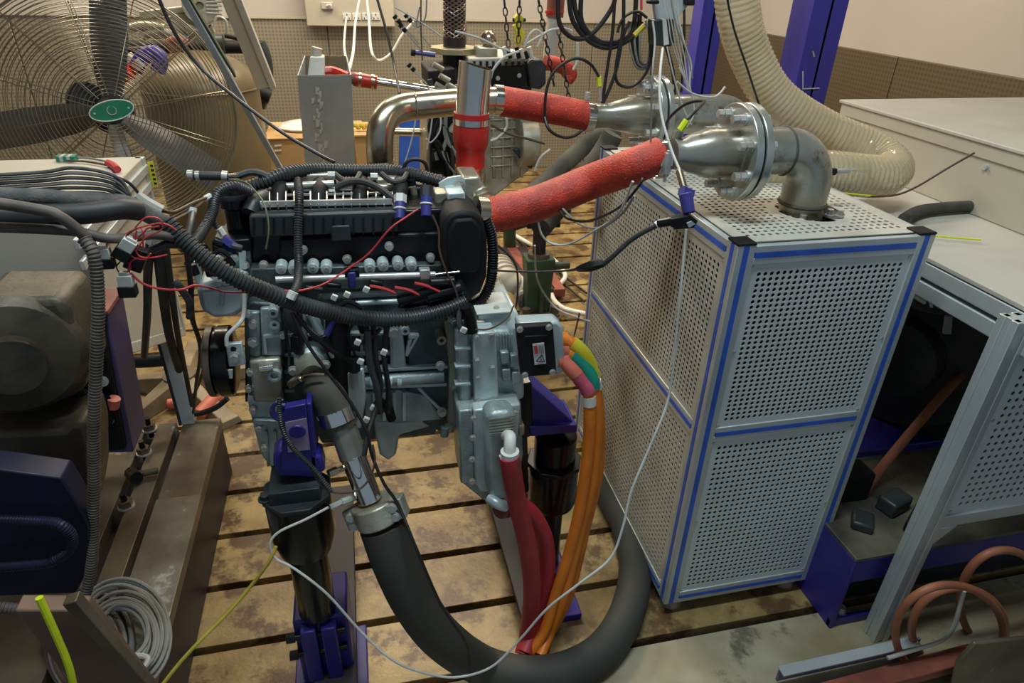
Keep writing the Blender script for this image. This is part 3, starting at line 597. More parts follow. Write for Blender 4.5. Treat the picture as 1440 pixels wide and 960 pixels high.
# blue ignition caps
for (a, b), (c_, d2) in (((563, 274), (562, 308)), ((600, 262), (599, 304))):
    p, q = P(a, b, Y=1.42), P(c_, d2, Y=1.385); r = S(p, 8.5)
    cl = M().cyl(p, p.lerp(q, .33), r * 1.05, n=6).build('coil_cap', G['wht'] if a < 580 else G['dkgrey'], eng)
    M().cyl(p.lerp(q, .33), q, r * .95, r * .85, 16).build('coil_body', G['blue_k'], eng)
    M().ring(p.lerp(q, .6), q - p, r * .93, .0022, 18, 6).build('coil_band', G['wht'], eng)

random.seed(11)
# small plugs, clips and leads crowding the casting
for a, b, dx_, dy_, r_, mt in ((300, 338, 14, 6, 7, 'blk'), (318, 362, 10, 12, 6, 'blk'), (283, 344, 8, 10, 6, 'blk'), (270, 372, 6, 14, 6, 'dkgrey'), (292, 372, 4, 16, 6, 'blk'), (325, 346, 16, 4, 6, 'dkgrey'), (400, 430, 10, 18, 9, 'blk'), (418, 470, 4, 26, 8, 'blk'), (452, 470, 10, 22, 9, 'blk'), (460, 540, 2, 34, 9, 'blk_m'), (505, 440, 8, 26, 8, 'blk'), (520, 470, 2, 30, 7, 'blk_m'), (532, 452, 10, 4, 6, 'blk'), (605, 405, 28, 6, 8, 'blk'), (640, 398, 12, 20, 11, 'blk'), (628, 425, 18, 6, 9, 'blk'), (460, 400, 20, 2, 4, 'blk'), (430, 404, 24, 3, 4, 'dkgrey'), (520, 396, 18, 3, 5, 'blk'), (545, 568, 6, 22, 7, 'blk_m')):
    cy('plug_boot', (a, b), (a + dx_, b + dy_), 1.325, r_, G[mt], n=8, bevel=.002)
for a, b in ((356, 455), (356, 480), (370, 545), (410, 450), (445, 452), (462, 590), (532, 500), (556, 530), (585, 560), (600, 560), (606, 520), (610, 460), (590, 585), (540, 590), (470, 605), (410, 610), (424, 640), (392, 640)):
    bolt(eng, P(a, b, Y=1.338 if a < 403 else 1.374), F, random.uniform(.006, .009), .012, G['steel'], n=random.choice((6, 6, 12)))
for a, b, r_ in ((610, 470, 9), (596, 572, 7), (455, 570, 9), (530, 560, 7), (372, 480, 6)): boss('round_boss', a, b, 1.365, r_, .02, G['alu'], .55)
for q in ([(392, 424), (404, 436), (402, 470), (408, 500)], [(420, 424), (414, 450), (424, 480), (420, 498)], [(500, 450), (490, 470), (500, 500)], [(596, 424), (610, 436), (640, 430)], [(450, 420), (470, 432), (490, 424), (510, 434)], [(560, 430), (600, 434), (636, 424)], [(284, 350), (296, 360), (310, 352), (322, 360)], [(262, 372), (276, 360), (290, 366)], [(356, 404), (375, 412), (395, 420)]):
    M().tube(Q(q, 1.315), random.uniform(.003, .006), 7, 5).build('engine_lead', G['blk_m'], eng)
# ---------------------------------------------------------------- electric motor bolted to the engine
mot = thing('electric_motor', 'ribbed aluminium drive motor on the right end of the engine', 'motor', P(690, 700, Y=1.36))
def mb(*a, **k): return pb(*a, parent=mot, **k)
mb('motor_housing', [(640, 468), (730, 464), (733, 572), (646, 580)], 1.285, .26, G['alu'], bevel=.012)
mb('mount_ring', [(638, 462), (660, 458), (664, 580), (648, 584)], 1.265, .28, G['alu'], bevel=.008)
for b in (490, 515, 540): mb('ring_rib', [(640, b), (662, b - 1), (662, b + 2), (640, b + 3)], 1.258, .02, G['alu_lt'], bevel=.001)
mb('cover_plate', [(665, 469), (697, 467), (702, 566), (668, 571)], 1.25, .05, G['alu_lt'], bevel=.003)
for a, b in ((671, 474), (691, 472), (671, 507), (693, 517), (672, 531), (673, 565), (694, 562)): bolt(mot, P(a, b, Y=1.249), F, S(P(a, b, Y=1.25), 3.6), .008, G['steel'], n=8)
for k in range(5): mb('cooling_rib', [(703 + k * 4, 470), (705 + k * 4, 470), (706 + k * 4, 496), (704 + k * 4, 496)], 1.279, .03, G['alu'], bevel=.001)
for a, b in ((704, 496), (718, 500), (706, 520), (720, 524)): mb('rib_pad', [(a, b), (a + 12, b - 1), (a + 13, b + 15), (a + 1, b + 17)], 1.268, .03, G['alu'], bevel=.003)
mb('end_housing', [(716, 462), (735, 450), (738, 560), (722, 568)], 1.28, .24, G['alu_lt'], bevel=.008)
mb('bright_cover', [(672, 443), (718, 440), (720, 469), (675, 471)], 1.31, .09, G['alu_lt'], bevel=.002)
zc_ = P(672, 442, Y=1.31).z; q0, q1 = P(670, 442, Y=1.31), P(719, 439, Y=1.31)
M().bb(q0.x, q1.x, 1.305, 1.41, zc_, zc_ + .004).build('bright_lid', G['wht'], mot, bevel=.001)
bolt(mot, P(698, 433, Z=zc_ + .004), Up, .0055, .004, G['steel'], n=8)
mb('cover_foot', [(670, 452), (682, 452), (682, 469), (670, 470)], 1.30, .03, G['alu_warm'], bevel=.003)
for a, b in ((661, 422), (674, 418), (684, 421)): boss('valve_block', a, b, 1.43, 7, .05, G['cream'], .4, parent=mot)
mb('valve_block_base', [(655, 418), (690, 414), (692, 430), (656, 434)], 1.44, .06, G['alu_warm'], bevel=.003)
# terminal box
tb = [(730, 456), (785, 453), (791, 524), (737, 532)]
mb('terminal_box', [(729, 455), (784, 452), (792, 460), (795, 520), (790, 526), (737, 532)], 1.225, .045, G['alu_lt'], bevel=.006)
cv = mb('terminal_cover', [(726, 460), (778, 457), (783, 526), (734, 531)], 1.208, .02, G['blk_m'], bevel=.003)
mb('cover_ridge', [(738, 473), (772, 471), (772, 474), (738, 476)], 1.204, .01, G['blk'], bevel=.001)
for a, b in ((731, 463), (772, 460), (738, 527), (777, 523)): bolt(mot, P(a, b, Y=1.207), F, .0058, .004, G['steel'], n=10)
lb = mb('warning_label', [(749, 484), (765, 482), (768, 511), (752, 513)], 1.2035, .002, G['plate_lab'], bevel=0)
mb('label_red_block', [(750.5, 486), (755.5, 485.5), (757, 497), (752, 497.5)], 1.202, .001, G['wire_r'], bevel=0)
for k in range(5): mb('label_print', [(757.5 + k * 1.5, 485.5), (758.1 + k * 1.5, 485.4), (759.3 + k * 1.5, 497), (758.7 + k * 1.5, 497)], 1.202, .001, G['wire_g'], bevel=0)
tri = [(754, 508), (766, 508.5), (762, 499)]
m = M()
for i in range(3): m.beam(P(*tri[i], Y=1.2015), P(*tri[(i + 1) % 3], Y=1.2015), .0014, .001, (0, 1, 0))
m.tube(Q([(761.5, 501.5), (759.8, 504.5), (761.6, 504.3), (760.3, 507.2)], 1.2012), .0006, 5, 0)
m.build('warning_triangle', G['blk'], mot)
# lower cooler housing
mb('cooler_backing', [(643, 574), (733, 566), (736, 640), (722, 712), (690, 712), (650, 680)], 1.235, .12, G['alu'], bevel=.006)
mb('cooler_flange', [(645, 578), (665, 576), (668, 682), (648, 680)], 1.222, .03, G['alu'], bevel=.004)
mb('cooler_plate', [(666, 577), (732, 568), (730, 600), (716, 690), (676, 692), (668, 680)], 1.212, .035, G['alu_lt'], bevel=.004)
mb('cooler_core', [(684, 590), (690, 582), (720, 579), (727, 588), (729, 640), (720, 704), (692, 706), (686, 690)], 1.165, .06, G['alu'], bevel=.012)
m = M()
for k in range(6): m.beam(P(688, 590 + k * 4, Y=1.163), P(724, 585 + k * 4, Y=1.163), .003, .0015, (0, 1, 0))
m.build('core_print_lines', G['alu_warm'], mot)
for a, b in ((666, 588), (665, 615), (664, 645), (664, 676), (725, 580)): bolt(mot, P(a, b, Y=1.209), F, .0062, .006, G['steel'])
M().tube([P(712, 612, Y=1.165), P(717, 614, Y=1.14), P(717, 626, Y=1.125), P(717, 640, Y=1.12)], .0135, 16, 5).build('water_spigot', G['wht'], mot)
M().tube([P(688, 700, Y=1.17), P(700, 708, Y=1.15), P(712, 712, Y=1.15)], .013, 14, 4).build('water_spigot', G['alu_lt'], mot)
mb('side_lug', [(728, 600), (738, 598), (738, 612), (730, 614)], 1.23, .05, G['alu_warm'], bevel=.004)

# ---------------------------------------------------------------- engine stands
def stand(Yc, px, ptop, pcyl0, pcyl1, label, xb, rail_len, low_px):
    pass
def zof(py, Y, px=700): return P(px, py, Y=Y).z
# left front stand
YL = 1.17; xl = P(430, 760, Y=YL).x
st = thing('engine_stand', 'black cylindrical rubber mount on a dark blue clamp post under the left of the engine', 'stand', (xl, YL, 0))
z690, z730, z770, z850 = [P(428, q, Y=YL).z for q in (692, 745, 768, 862)]
M().lathe((xl, YL, z850), (0, 0, 1), [(.040, 0), (.044, .01), (.044, z770 - z850), (.060, z770 - z850 + .004), (.070, z730 - z850), (.071, z690 - z850), (.066, z690 - z850 + .004)], 36).build('rubber_mount', G['blk_g'], st)
M().ring((xl, YL, z690 + .002), (0, 0, 1), .067, .003, 36, 6).build('steel_rim', G['steel'], st)
M().cyl((xl, YL, z690), (xl, YL, z690 + .012), .076, n=8, ph=.39).bb(xl - .052, xl + .052, YL - .045, YL + .05, z690 + .01, z690 + .045).build('mount_cap', G['green'] if False else G['dkgrey'], st, bevel=.002)
bolt(st, (xl - .062, YL - .02, z690 + .012), Up, .012, .014, G['dkgrey'])
m = M().bb(xl - .042, xl - .006, YL - .05, YL + .06, z850 - .20, z850 - .01).bb(xl + .006, xl + .042, YL - .05, YL + .06, z850 - .20, z850 - .01).bb(xl - .006, xl + .006, YL - .03, YL + .06, z850 - .2, z850 - .01)
m.build('clamp_post', G['blue'], st, bevel=.004)
M().bb(xl - .06, xl + .07, YL - .02, YL + .12, 0, .30).build('post_body', G['blue'], st, bevel=.006)
for z in (z850 - .045, z850 - .11): M().cyl((xl - .075, YL - .03, z), (xl + .06, YL - .03, z), .008, n=12).cyl((xl - .078, YL - .03, z), (xl - .058, YL - .03, z), .013, n=6).build('clamp_bolt', G['blk_g'], st)
M().bb(xl - .09, xl + .10, YL - .1, YL + .16, 0, .025).build('foot_plate', G['blue'], st, bevel=.003)
brk = thing('engine_mount_bracket', 'blue steel bracket with a round hole joining engine to the left mount', 'bracket', P(430, 640, Y=1.2))
bm_ = M().pp([(400, 574), (430, 568), (440, 662), (394, 662)], 1.145, .02); bm_.build('face_plate', G['blue'], brk, bevel=.002)
M().pp([(401, 594), (431, 588), (436, 632), (405, 636)], 1.1435, .003).build('bare_metal_panel', pm('lilac_bare_metal', (.42, .34, .48), .45, .2, (.30, .22, .36), scale=30), brk)
boss('plate_hole', 418, 608, 1.141, 11, .004, G['blue'], .0, parent=brk, n=24)
M().pp([(384, 642), (392, 634), (424, 636), (452, 642), (458, 662), (440, 672), (392, 670), (384, 655)], 1.15, .05).build('seat_block', G['blue'], brk, bevel=.006)
M().pp([(430, 568), (438, 567), (446, 660), (438, 664)], 1.15, .12).build('side_web', G['blue'], brk, bevel=.003)
M().cyl(P(394, 578, Y=1.235), P(398, 578, Y=1.20), .022, n=24).build('bushing', G['blue'], brk)
M().ring(P(398, 576, Y=1.2), F, .013, .003, 20, 6).build('bushing_ring', G['alu_lt'], brk)
# left rail on the floor
rx = -.165
M().bb(rx - .04, rx + .04, .9, 1.85, 0, .09).bb(rx - .055, rx + .055, .9, 1.85, .09, .105).build('floor_rail', G['bedside'], label='dark painted floor rail running back beneath the left engine stand', cat='rail', bevel=.003)
# right stand
YR = 1.34; xr = P(776, 690, Y=YR).x
s2 = thing('engine_stand', 'black cylindrical rubber mount behind the red hoses under the drive motor', 'stand', (xr, YR, 0))
z1_, z2_, z3_, z4_ = [P(776, q, Y=YR).z for q in (612, 650, 705, 760)]
M().lathe((xr, YR, .10), (0, 0, 1), [(.035, 0), (.035, z3_ - .10), (.064, z3_ - .095), (.068, z3_ - .08), (.068, z2_ - .1), (.056, z2_ - .095), (.056, z1_ - .10), (.045, z1_ - .095)], 34).build('rubber_mount', G['blk_g'], s2)
M().cyl((xr, YR, z2_), (xr, YR, z2_ + .012), .076, n=8).build('mount_cap', G['blk_g'], s2, bevel=.002)
M().bb(xr - .05, xr + .05, YR - .05, YR + .06, 0, .16).build('clamp_post', G['blue'], s2, bevel=.005)
M().bb(xr - .09, xr + .09, YR - .1, YR + .12, 0, .025).build('foot_plate', G['blue'], s2, bevel=.003)
for z in (.06, .12): bolt(s2, (xr + .05, YR, z), Rt, .012, .02, G['blk_g'])
b2 = thing('engine_mount_bracket', 'dark blue triangular gusset bracket seated above the right rubber mount', 'bracket', P(770, 600, Y=1.3))
M().prism([P(735, 545, Y=1.30), P(745, 540, Y=1.30), P(812, 598, Y=1.30), P(811, 608, Y=1.30), P(748, 612, Y=1.30)], (0, .09, 0)).build('gusset', G['blue'], b2, bevel=.003)
M().pp([(732, 540), (748, 538), (750, 612), (730, 620)], 1.29, .1).build('face_plate', G['blk_g'], b2, bevel=.003)
M().pp([(744, 600), (812, 598), (812, 608), (746, 614)], 1.285, .12).build('seat_plate', G['blue'], b2, bevel=.003)
M().pp([(728, 548), (740, 546), (744, 690), (734, 700)], 1.29, .08).build('back_arm', G['blk_g'], b2, bevel=.003)
M().bb(.36, .415, 1.15, 1.95, 0, .07).bb(.345, .43, 1.15, 1.95, .07, .085).build('floor_rail', G['bedside'], label='dark floor rail running back beneath the drive motor', cat='rail', bevel=.003)
M().bb(.40, .47, 1.44, 1.54, .085, .2).build('rail_clamp_block', G['blue'], label='small dark blue clamp block on the right floor rail', cat='block', bevel=.004)
# ---------------------------------------------------------------- hoses and cables round the engine
def path(pts, Y=None):
    out = []
    for p in pts:
        if len(p) == 2: out.append(P(p[0], p[1], Y=Y))
        elif isinstance(p[2], str): out.append(P(p[0], p[1], Z=float(p[2])))
        else: out.append(P(p[0], p[1], Y=p[2]))
    return out
def cable(name, label, cat, pts, rpx, mt, Y=None, group=None, corr=None, n=8, sm=6, parent=None):
    pp = path(pts, Y); mid = pp[len(pp) // 2]; r = S(mid, rpx)
    if corr: corr = (S(mid, corr[0]), S(mid, corr[1]))
    return M().tube(pp, r, n, sm, corr=corr).build(name, mt, parent, label=label, cat=cat, group=group)
# orange traction cables with coloured sleeves
oc = [('yellow', G['yel'], [(790, 478, 1.26), (806, 484, 1.25), (823, 502, 1.24), (834, 530, 1.24), (842, 580, 1.24), (841, 660, 1.23), (822, 745, 1.22), (800, 835, 1.2), (770, 895, '.05'), (752, 918, '.04')]),
      ('green', G['grn'], [(790, 492, 1.25), (806, 500, 1.24), (824, 518, 1.23), (834, 545, 1.22), (839, 600, 1.21), (832, 680, 1.2), (812, 760, 1.19), (792, 840, 1.17), (774, 888, '.08'), (760, 922, '.05')]),
      ('pink', G['pnk'], [(790, 505, 1.24), (802, 516, 1.23), (818, 536, 1.22), (828, 556, 1.21), (828, 620, 1.2), (818, 700, 1.19), (802, 770, 1.18), (780, 840, 1.17), (765, 888, '.1'), (746, 916, '.05')])]
for nm, mt, pts in oc:
    pp = path(pts); r = S(pp[3], 9.5)
    t = thing('traction_cable', 'orange power cable with a %s sleeve where it enters the terminal box' % nm, 'cable', pp[-1])
    full = spline(pp, 8)
    M().tube(full, r * .95, 14, 0).build('cable_sheath', G['org'], t)
    M().tube(full[7:25 if nm != 'pink' else 24], r * 1.13, 14, 0).build('sleeve', mt, t)
    if nm == 'pink': M().tube(full[2:13], r * 1.2, 14, 0).build('sleeve_end', G['pnk2'], t)
    if nm != 'green':
        k = 25 if nm == 'yellow' else 24; M().tube(full[k:k + 3], r * 1.06, 14, 0).build('paper_tag', G['wht'], t)
    M().cyl(pp[0] - V((.012, 0, 0)), pp[0] + V((.012, 0, -.002)), r * 1.25, n=12).build('cable_gland', G['pnk2'] if nm != 'yellow' else G['org'], t)
# red water hoses
t = thing('red_water_hose', 'red hose pushed on the white spigot of the motor cooler', 'hose', P(738, 920, Z=.02))
pp = path([(716, 640, 1.12), (719, 660, 1.12), (727, 705, 1.13), (742, 770, 1.14), (748, 830, 1.15), (742, 890, '.08'), (735, 920, '.04')])
M().tube(pp, S(pp[2], 14), 20, 8).build('hose_body', G['red_w'], t)
M().cyl(P(717, 634, Y=1.12), P(717, 642, Y=1.12), S(pp[2], 12.5), n=22).build('hose_collar', G['wht'], t)
M().cyl(P(717, 644, Y=1.12), P(719, 655, Y=1.12), S(pp[2], 14), n=22).build('clamp_band', G['pinkw'], t)
M().cyl(P(703, 643, Y=1.12), P(709, 640, Y=1.12), .006, n=8).build('clamp_screw', G['steel'], t)
t = thing('red_water_hose', 'lower red hose bowing right behind the first one from the bottom motor outlet', 'hose', P(745, 915, Z=.02))
pp = path([(706, 712, 1.17), (724, 708, 1.18), (748, 724, 1.19), (766, 760, 1.2), (768, 810, 1.2), (755, 870, '.10'), (738, 918, '.05')])
M().tube(pp, S(pp[2], 13), 20, 8).build('hose_body', G['red_w'], t)
M().cyl(P(704, 712, Y=1.16), P(713, 711, Y=1.17), S(pp[2], 16), n=22).build('clamp_band', G['pinkw'], t)
# main coolant hose
t = thing('rubber_elbow_hose', 'short dull rubber elbow clamped between thermostat outlet and steel tube', 'hose', P(470, 570, Y=1.2))
pp = path([(434, 536, 1.245), (446, 544, 1.225), (462, 560, 1.205), (474, 582, 1.195), (479, 596, 1.19)])
M().tube(pp, S(pp[2], 25), 26, 8).build('hose_body', G['rub_d'], t)
a_, b_ = P(470, 574, Y=1.2), P(477, 592, Y=1.19); M().cyl(a_, b_, S(a_, 26.5), n=30).build('band_clamp', G['chrome'], t)
M().tube([P(413, 538, Y=1.215), P(424, 530, Y=1.2), P(440, 526, Y=1.195), P(456, 526, Y=1.195)], .003, 6, 4).build('spring_clamp', G['ss'], t)
M().beam(P(408, 540, Y=1.21), P(425, 530, Y=1.2), .02, .014).build('clamp_lug', G['ss'], t, bevel=.002)
M().cyl(P(449, 588, Y=1.185), P(460, 580, Y=1.18), .008, n=8).build('clamp_screw', G['steel'], t)
t = thing('coolant_tube', 'two-piece polished steel tube leading down from the rubber elbow', 'pipe', P(505, 650, Y=1.17))
A_, B_, C_ = P(480, 594, Y=1.19), P(496, 640, Y=1.165), P(520, 702, Y=1.13)
M().cyl(A_, B_, S(B_, 19), n=28).build('upper_tube', G['gsteel'], t); M().cyl(B_, C_, S(B_, 18), n=28).build('lower_tube', G['chrome'], t)
M().ring(B_, C_ - A_, S(B_, 18.6), .0015, 28, 6).build('weld_bead', G['ss'], t)
M().cyl(P(490, 655, Y=1.16), P(468, 664, Y=1.14), .0055, n=8).cyl(P(474, 661, Y=1.145), P(462, 666, Y=1.135), .009, n=6).build('side_stub', G['ss'], t)
M().cyl(P(500, 698, Y=1.14), P(480, 706, Y=1.12), .008, n=8).cyl(P(484, 704, Y=1.125), P(464, 713, Y=1.11), .006, n=6).build('temperature_probe', G['steel'], t)
t = thing('split_clamp', 'cast aluminium split coupling with four socket screws joining steel tube to black hose', 'coupling', P(530, 720, Y=1.12))
cc = P(529, 719, Y=1.12); dd = (C_ - B_).normalized(); rS = S(cc, 31)
M().cyl(cc - dd * .025, cc + dd * .025, rS * 1.05, n=30).build('clamp_ring', G['alu_warm'], t, bevel=.004)
side, _ = frame(dd); side = V((1, -.25, .35)); side = (side - dd * side.dot(dd)).normalized(); nrm_ = dd.cross(side); nrm_ = nrm_ if nrm_.y < 0 else -nrm_
for s in (-1, 1):
    M().beam(cc + side * s * rS * .95 - dd * .024, cc + side * s * rS * .95 + dd * .024, .034, .046, side).build('clamp_ear', G['alu_warm'], t, bevel=.003)
    for k in (-.011, .011): bolt(t, cc + side * s * rS * 1.0 + dd * k + nrm_ * .0225, nrm_, .0085, .008, G['steel'], n=10)
bh = path([(538, 738, 1.11), (556, 790, 1.08), (585, 850, 1.06), (625, 900, 1.06), (680, 936, '.06'), (740, 950, '.045'), (800, 942, '.042'), (850, 912, '.042'), (882, 860, '.042'), (893, 800, '.042'), (882, 745, '.042'), (862, 705, '.042'), (846, 670, '.042'), (838, 640, '.042')])
M().tube(bh, S(bh[2], 31), 26, 8).build('drain_hose', G['rub_g'], label='thick grey-black rubber hose sweeping across the floor in a wide loop', cat='hose')
# harnesses
cable('main_harness', 'thick black corrugated loom sagging across the engine front', 'loom', [(232, 312, 1.18), (262, 342, 1.17), (300, 372, 1.16), (335, 393, 1.16), (380, 412, 1.17), (430, 430, 1.2), (500, 446, 1.24), (570, 448, 1.26), (620, 438, 1.27), (655, 425, 1.28)], 11, G['loom'], corr=(5.2, 1.2), n=14)
cable('upper_harness', 'corrugated loom lying along the back edge of the engine top', 'loom', [(340, 266, 1.5), (372, 256, 1.5), (400, 244, 1.52), (440, 239, 1.56), (500, 240, 1.58), (550, 240, 1.58), (590, 247, 1.54), (625, 258, 1.52)], 8.5, G['loom'], corr=(4.4, .8), n=12)
cable('branch_loom', 'thin upright corrugated loom crossing the cam cover', 'loom', [(419, 254, 1.44), (421, 280, 1.38), (419, 330, 1.34), (420, 372, 1.3), (418, 400, 1.22), (411, 414, 1.18)], 5.6, G['loom'], corr=(3.6, .7), n=10)
t = cable('tape_band', 'white tape band ending the upright loom', 'tape', [(413, 410, 1.175), (408, 420, 1.17)], 7, G['wht'])
cable('left_branch_loom', 'corrugated loom dropping beside the black canister to the engine end', 'loom', [(352, 270, 1.43), (330, 262, 1.40), (306, 272, 1.38), (298, 300, 1.34), (284, 325, 1.28), (270, 345, 1.2)], 7, G['loom'], corr=(4, .8), n=10)
cable('left_branch_loom', 'short thin loom curling down in front of the black canister', 'loom', [(306, 275, 1.37), (299, 295, 1.35), (300, 312, 1.34), (310, 325, 1.34)], 4, G['loom'], corr=(3.4, .6), n=8)
cable('tape_band', 'white tape band on the short loom before the canister', 'tape', [(308, 321, 1.335), (314, 330, 1.335)], 5, G['wht'])
cable('relay_plug', 'dark plug hanging below the black canister', 'plug', [(312, 336, 1.33), (326, 346, 1.33), (334, 352, 1.33)], 8, G['blue_k'], n=6)
t = thing('probe_sleeve', 'steel-tipped sleeve with hose clamp lying over the black canister', 'probe', P(300, 247, Y=1.5))
cy('sleeve', (268, 247), (322, 248), 1.5, 6.2, G['dkgrey'], parent=t); cy('steel_end', (264, 246), (272, 246), 1.5, 7, G['steel'], parent=t); cy('steel_ring', (275, 247), (281, 247), 1.5, 6.8, G['steel'], parent=t)
cy('hose_clamp', (312, 247), (320, 248), 1.5, 7.5, G['steel'], parent=t); cy('nipple', (322, 248), (340, 246), 1.5, 4, G['ss'], parent=t)
cable('breather_hose', 'grey hose looping from the steel-tipped sleeve into the upper loom', 'hose', [(336, 247, 1.5), (352, 242, 1.5), (368, 244, 1.5), (382, 252, 1.5)], 5, G['tape'])
cable('knock_wire', 'thin olive wire arching over the canister to the ribbed ledge', 'wire', [(322, 252, 1.46), (345, 256, 1.44), (360, 270, 1.42), (372, 288, 1.38), (378, 320, 1.36), (374, 350, 1.36)], 1.2, G['olive'])
cable('bypass_hose', 'black hose arching over the fins to the white-capped coil', 'hose', [(472, 264, 1.48), (490, 256, 1.48), (512, 256, 1.47), (535, 266, 1.45), (556, 282, 1.42)], 5, G['rub'])
for a, b, l in ((466, 268, 'left of the arched hose'), (466, 246, 'under the upper loom left'), (526, 248, 'under the upper loom right')):
    cable('loom_connector', 'white plug ' + l, 'plug', [(a - 5, b, 1.5), (a + 5, b, 1.5)], 5, G['wht'], n=6)
for a, b, l in ((490, 250, 'left'), (556, 250, 'right')):
    cable('injector_lead', 'short drooping lead from the upper loom, %s one' % l, 'loom', [(a - 20, b - 6, 1.52), (a - 5, b + 5, 1.49), (a + 10, b + 3, 1.5), (a + 16, b - 6, 1.54)], 4, G['loom'])
# left of engine bundle
bundle = [('outer grey taped cable trunk running off to the left edge', [(-40, 276, 1.1), (60, 278, 1.12), (120, 284, 1.14), (175, 286, 1.16), (205, 300, 1.17), (238, 318, 1.18)], 12, 'tape'),
          ('black rubber trunk under the grey one', [(-40, 304, 1.08), (60, 302, 1.1), (120, 300, 1.11), (170, 294, 1.13), (195, 296, 1.15)], 15, 'rub'),
          ('brown dusty loom passing low to the relays', [(-40, 318, 1.06), (60, 322, 1.08), (110, 326, 1.09), (150, 335, 1.1), (185, 334, 1.12), (215, 330, 1.15), (250, 334, 1.17)], 7, 'loom_b'),
          ('brown dusty loom curving down off the left edge', [(-40, 280, 1.05), (60, 296, 1.07), (85, 305, 1.07), (108, 322, 1.075), (122, 336, 1.08)], 8, 'loom_b')]
for l, p, r_, mt in bundle: cable('cable_bundle', l, 'loom', p, r_, G[mt], n=14)
for k in range(7):
    y0 = 240 + k * 6
    cable('thin_cable', 'slack thin cable over the left bundle, %s from the top' % ('first', 'second', 'third', 'fourth', 'fifth', 'sixth', 'seventh')[k], 'cable', [(-40, y0 + 8, 1.13), (60, y0 + 2, 1.15), (100, y0 - 4 + k, 1.16), (145, y0 + 2, 1.17), (172, y0 + 16 - k, 1.18), (190 + k * 3, 292, 1.18)], 2.6, G['wire_g'] if k % 2 else G['tape'], group='slack cables over the left bundle')
cable('black_loop_cable', 'black cable arching from the left bundle to the grey plug', 'cable', [(160, 248, 1.2), (180, 256, 1.2), (195, 272, 1.2), (205, 290, 1.19)], 2.2, G['wire_b'])
cable('inline_connector', 'grey inline connector lying on the left bundle', 'connector', [(192, 274, 1.2), (206, 284, 1.2), (228, 296, 1.2)], 8, G['greyw'], n=8)
cable('lead_tip', 'white-collared lead pointing at the fan guard', 'wire', [(228, 296, 1.2), (245, 298, 1.24), (270, 286, 1.3), (290, 278, 1.36)], 2.4, G['wire_br'])
cable('tape_band', 'white collar at the tip of the lead by the canister', 'tape', [(288, 280, 1.36), (296, 275, 1.37)], 4.5, G['wht'])
cable('descending_loom', 'long black corrugated loom dropping down the left side to the floor', 'loom', [(118, 336, 1.07), (132, 360, 1.06), (138, 420, 1.05), (136, 500, 1.04), (132, 600, 1.03), (132, 700, 1.02), (128, 800, 1.0), (112, 850, .98), (80, 862, .96), (50, 858, .95), (-40, 850, .94)], 7.5, G['loom_b'], corr=(4.5, .6), n=10)
for l, p, r_, mt in (('grey-green drop cable behind the relays', [(212, 340, 1.3), (208, 380, 1.35), (207, 440, 1.5), (203, 500, 1.7)], 5.5, 'dkgrey'),
                     ('dark drop cable nearest the fan post', [(222, 340, 1.3), (228, 400, 1.4), (238, 470, 1.6), (252, 520, 1.8)], 6, 'rub_d'),
                     ('dull grey conduit in front of the fan post', [(232, 340, 1.3), (240, 400, 1.4), (250, 470, 1.6), (262, 530, 1.9), (270, 570, 2.08)], 4, 'rub_d'),
                     ('thin black pair hanging left of the crank pulley', [(262, 350, 1.25), (268, 400, 1.3), (268, 440, 1.35), (282, 490, 1.5), (276, 540, 1.7), (272, 580, 2.0)], 3, 'rub'),
                     ('second thin black lead left of the crank pulley', [(270, 400, 1.3), (272, 450, 1.4), (286, 495, 1.5), (283, 530, 1.7), (270, 560, 2.0)], 2.5, 'rub'),
                     ('grey hose end hanging beside the engine casting', [(246, 395, 1.25), (256, 408, 1.25), (266, 425, 1.3), (266, 445, 1.35)], 5, 'tape')):
    cable('drop_cable', l, 'cable', p, r_, G[mt])
for l, p, r_ in (('dark branch loom above the pulley end, upper', [(215, 322, 1.18), (240, 330, 1.2), (262, 350, 1.24), (282, 366, 1.28)], 5),
                 ('dark branch loom stub pointing left under the trunk', [(212, 352, 1.16), (232, 344, 1.17), (256, 344, 1.18)], 6),
                 ('dark loom rising toward the canister with white sleeve', [(262, 338, 1.2), (268, 315, 1.24), (271, 300, 1.28)], 5)):
    cable('branch_loom', l, 'loom', p, r_, G['loom'], n=10)
cable('tape_band', 'white sleeve on the loom stub left of the canister', 'tape', [(270, 300, 1.285), (271, 292, 1.29)], 6, G['wht'])
# coiled red wire
t = thing('red_wire_tangle', 'tangle of thin red wire looped round the left bundle', 'wire', P(205, 350, Y=1.1))
for q in ([(190, 320), (205, 306), (224, 308), (228, 322), (205, 334), (190, 352), (188, 330)], [(180, 345), (178, 330), (190, 322), (222, 314), (230, 318)], [(192, 324), (190, 345), (196, 360), (215, 362), (235, 358)], [(180, 330), (178, 350), (188, 362), (205, 364), (212, 356)], [(202, 350), (201, 335), (206, 322), (224, 318)], [(196, 362), (184, 368), (180, 384)], [(230, 314), (240, 318), (248, 324)]):
    M().tube(Q(q, 1.10), S(P(205, 350, Y=1.1), 1.2), 6, 7).build('wire_strand', G['wire_r'], t)
cable('red_wire', 'single red wire running from the tangle across the engine to the coils', 'wire', [(184, 384, 1.1), (200, 398, 1.1), (225, 406, 1.1), (255, 407, 1.12), (275, 401, 1.14), (300, 406, 1.16), (325, 411, 1.17), (400, 409, 1.18), (425, 408, 1.2), (458, 398, 1.26), (495, 374, 1.33), (520, 355, 1.34), (548, 322, 1.34), (570, 306, 1.36), (588, 294, 1.38)], 1.5, G['wire_r'], n=6)
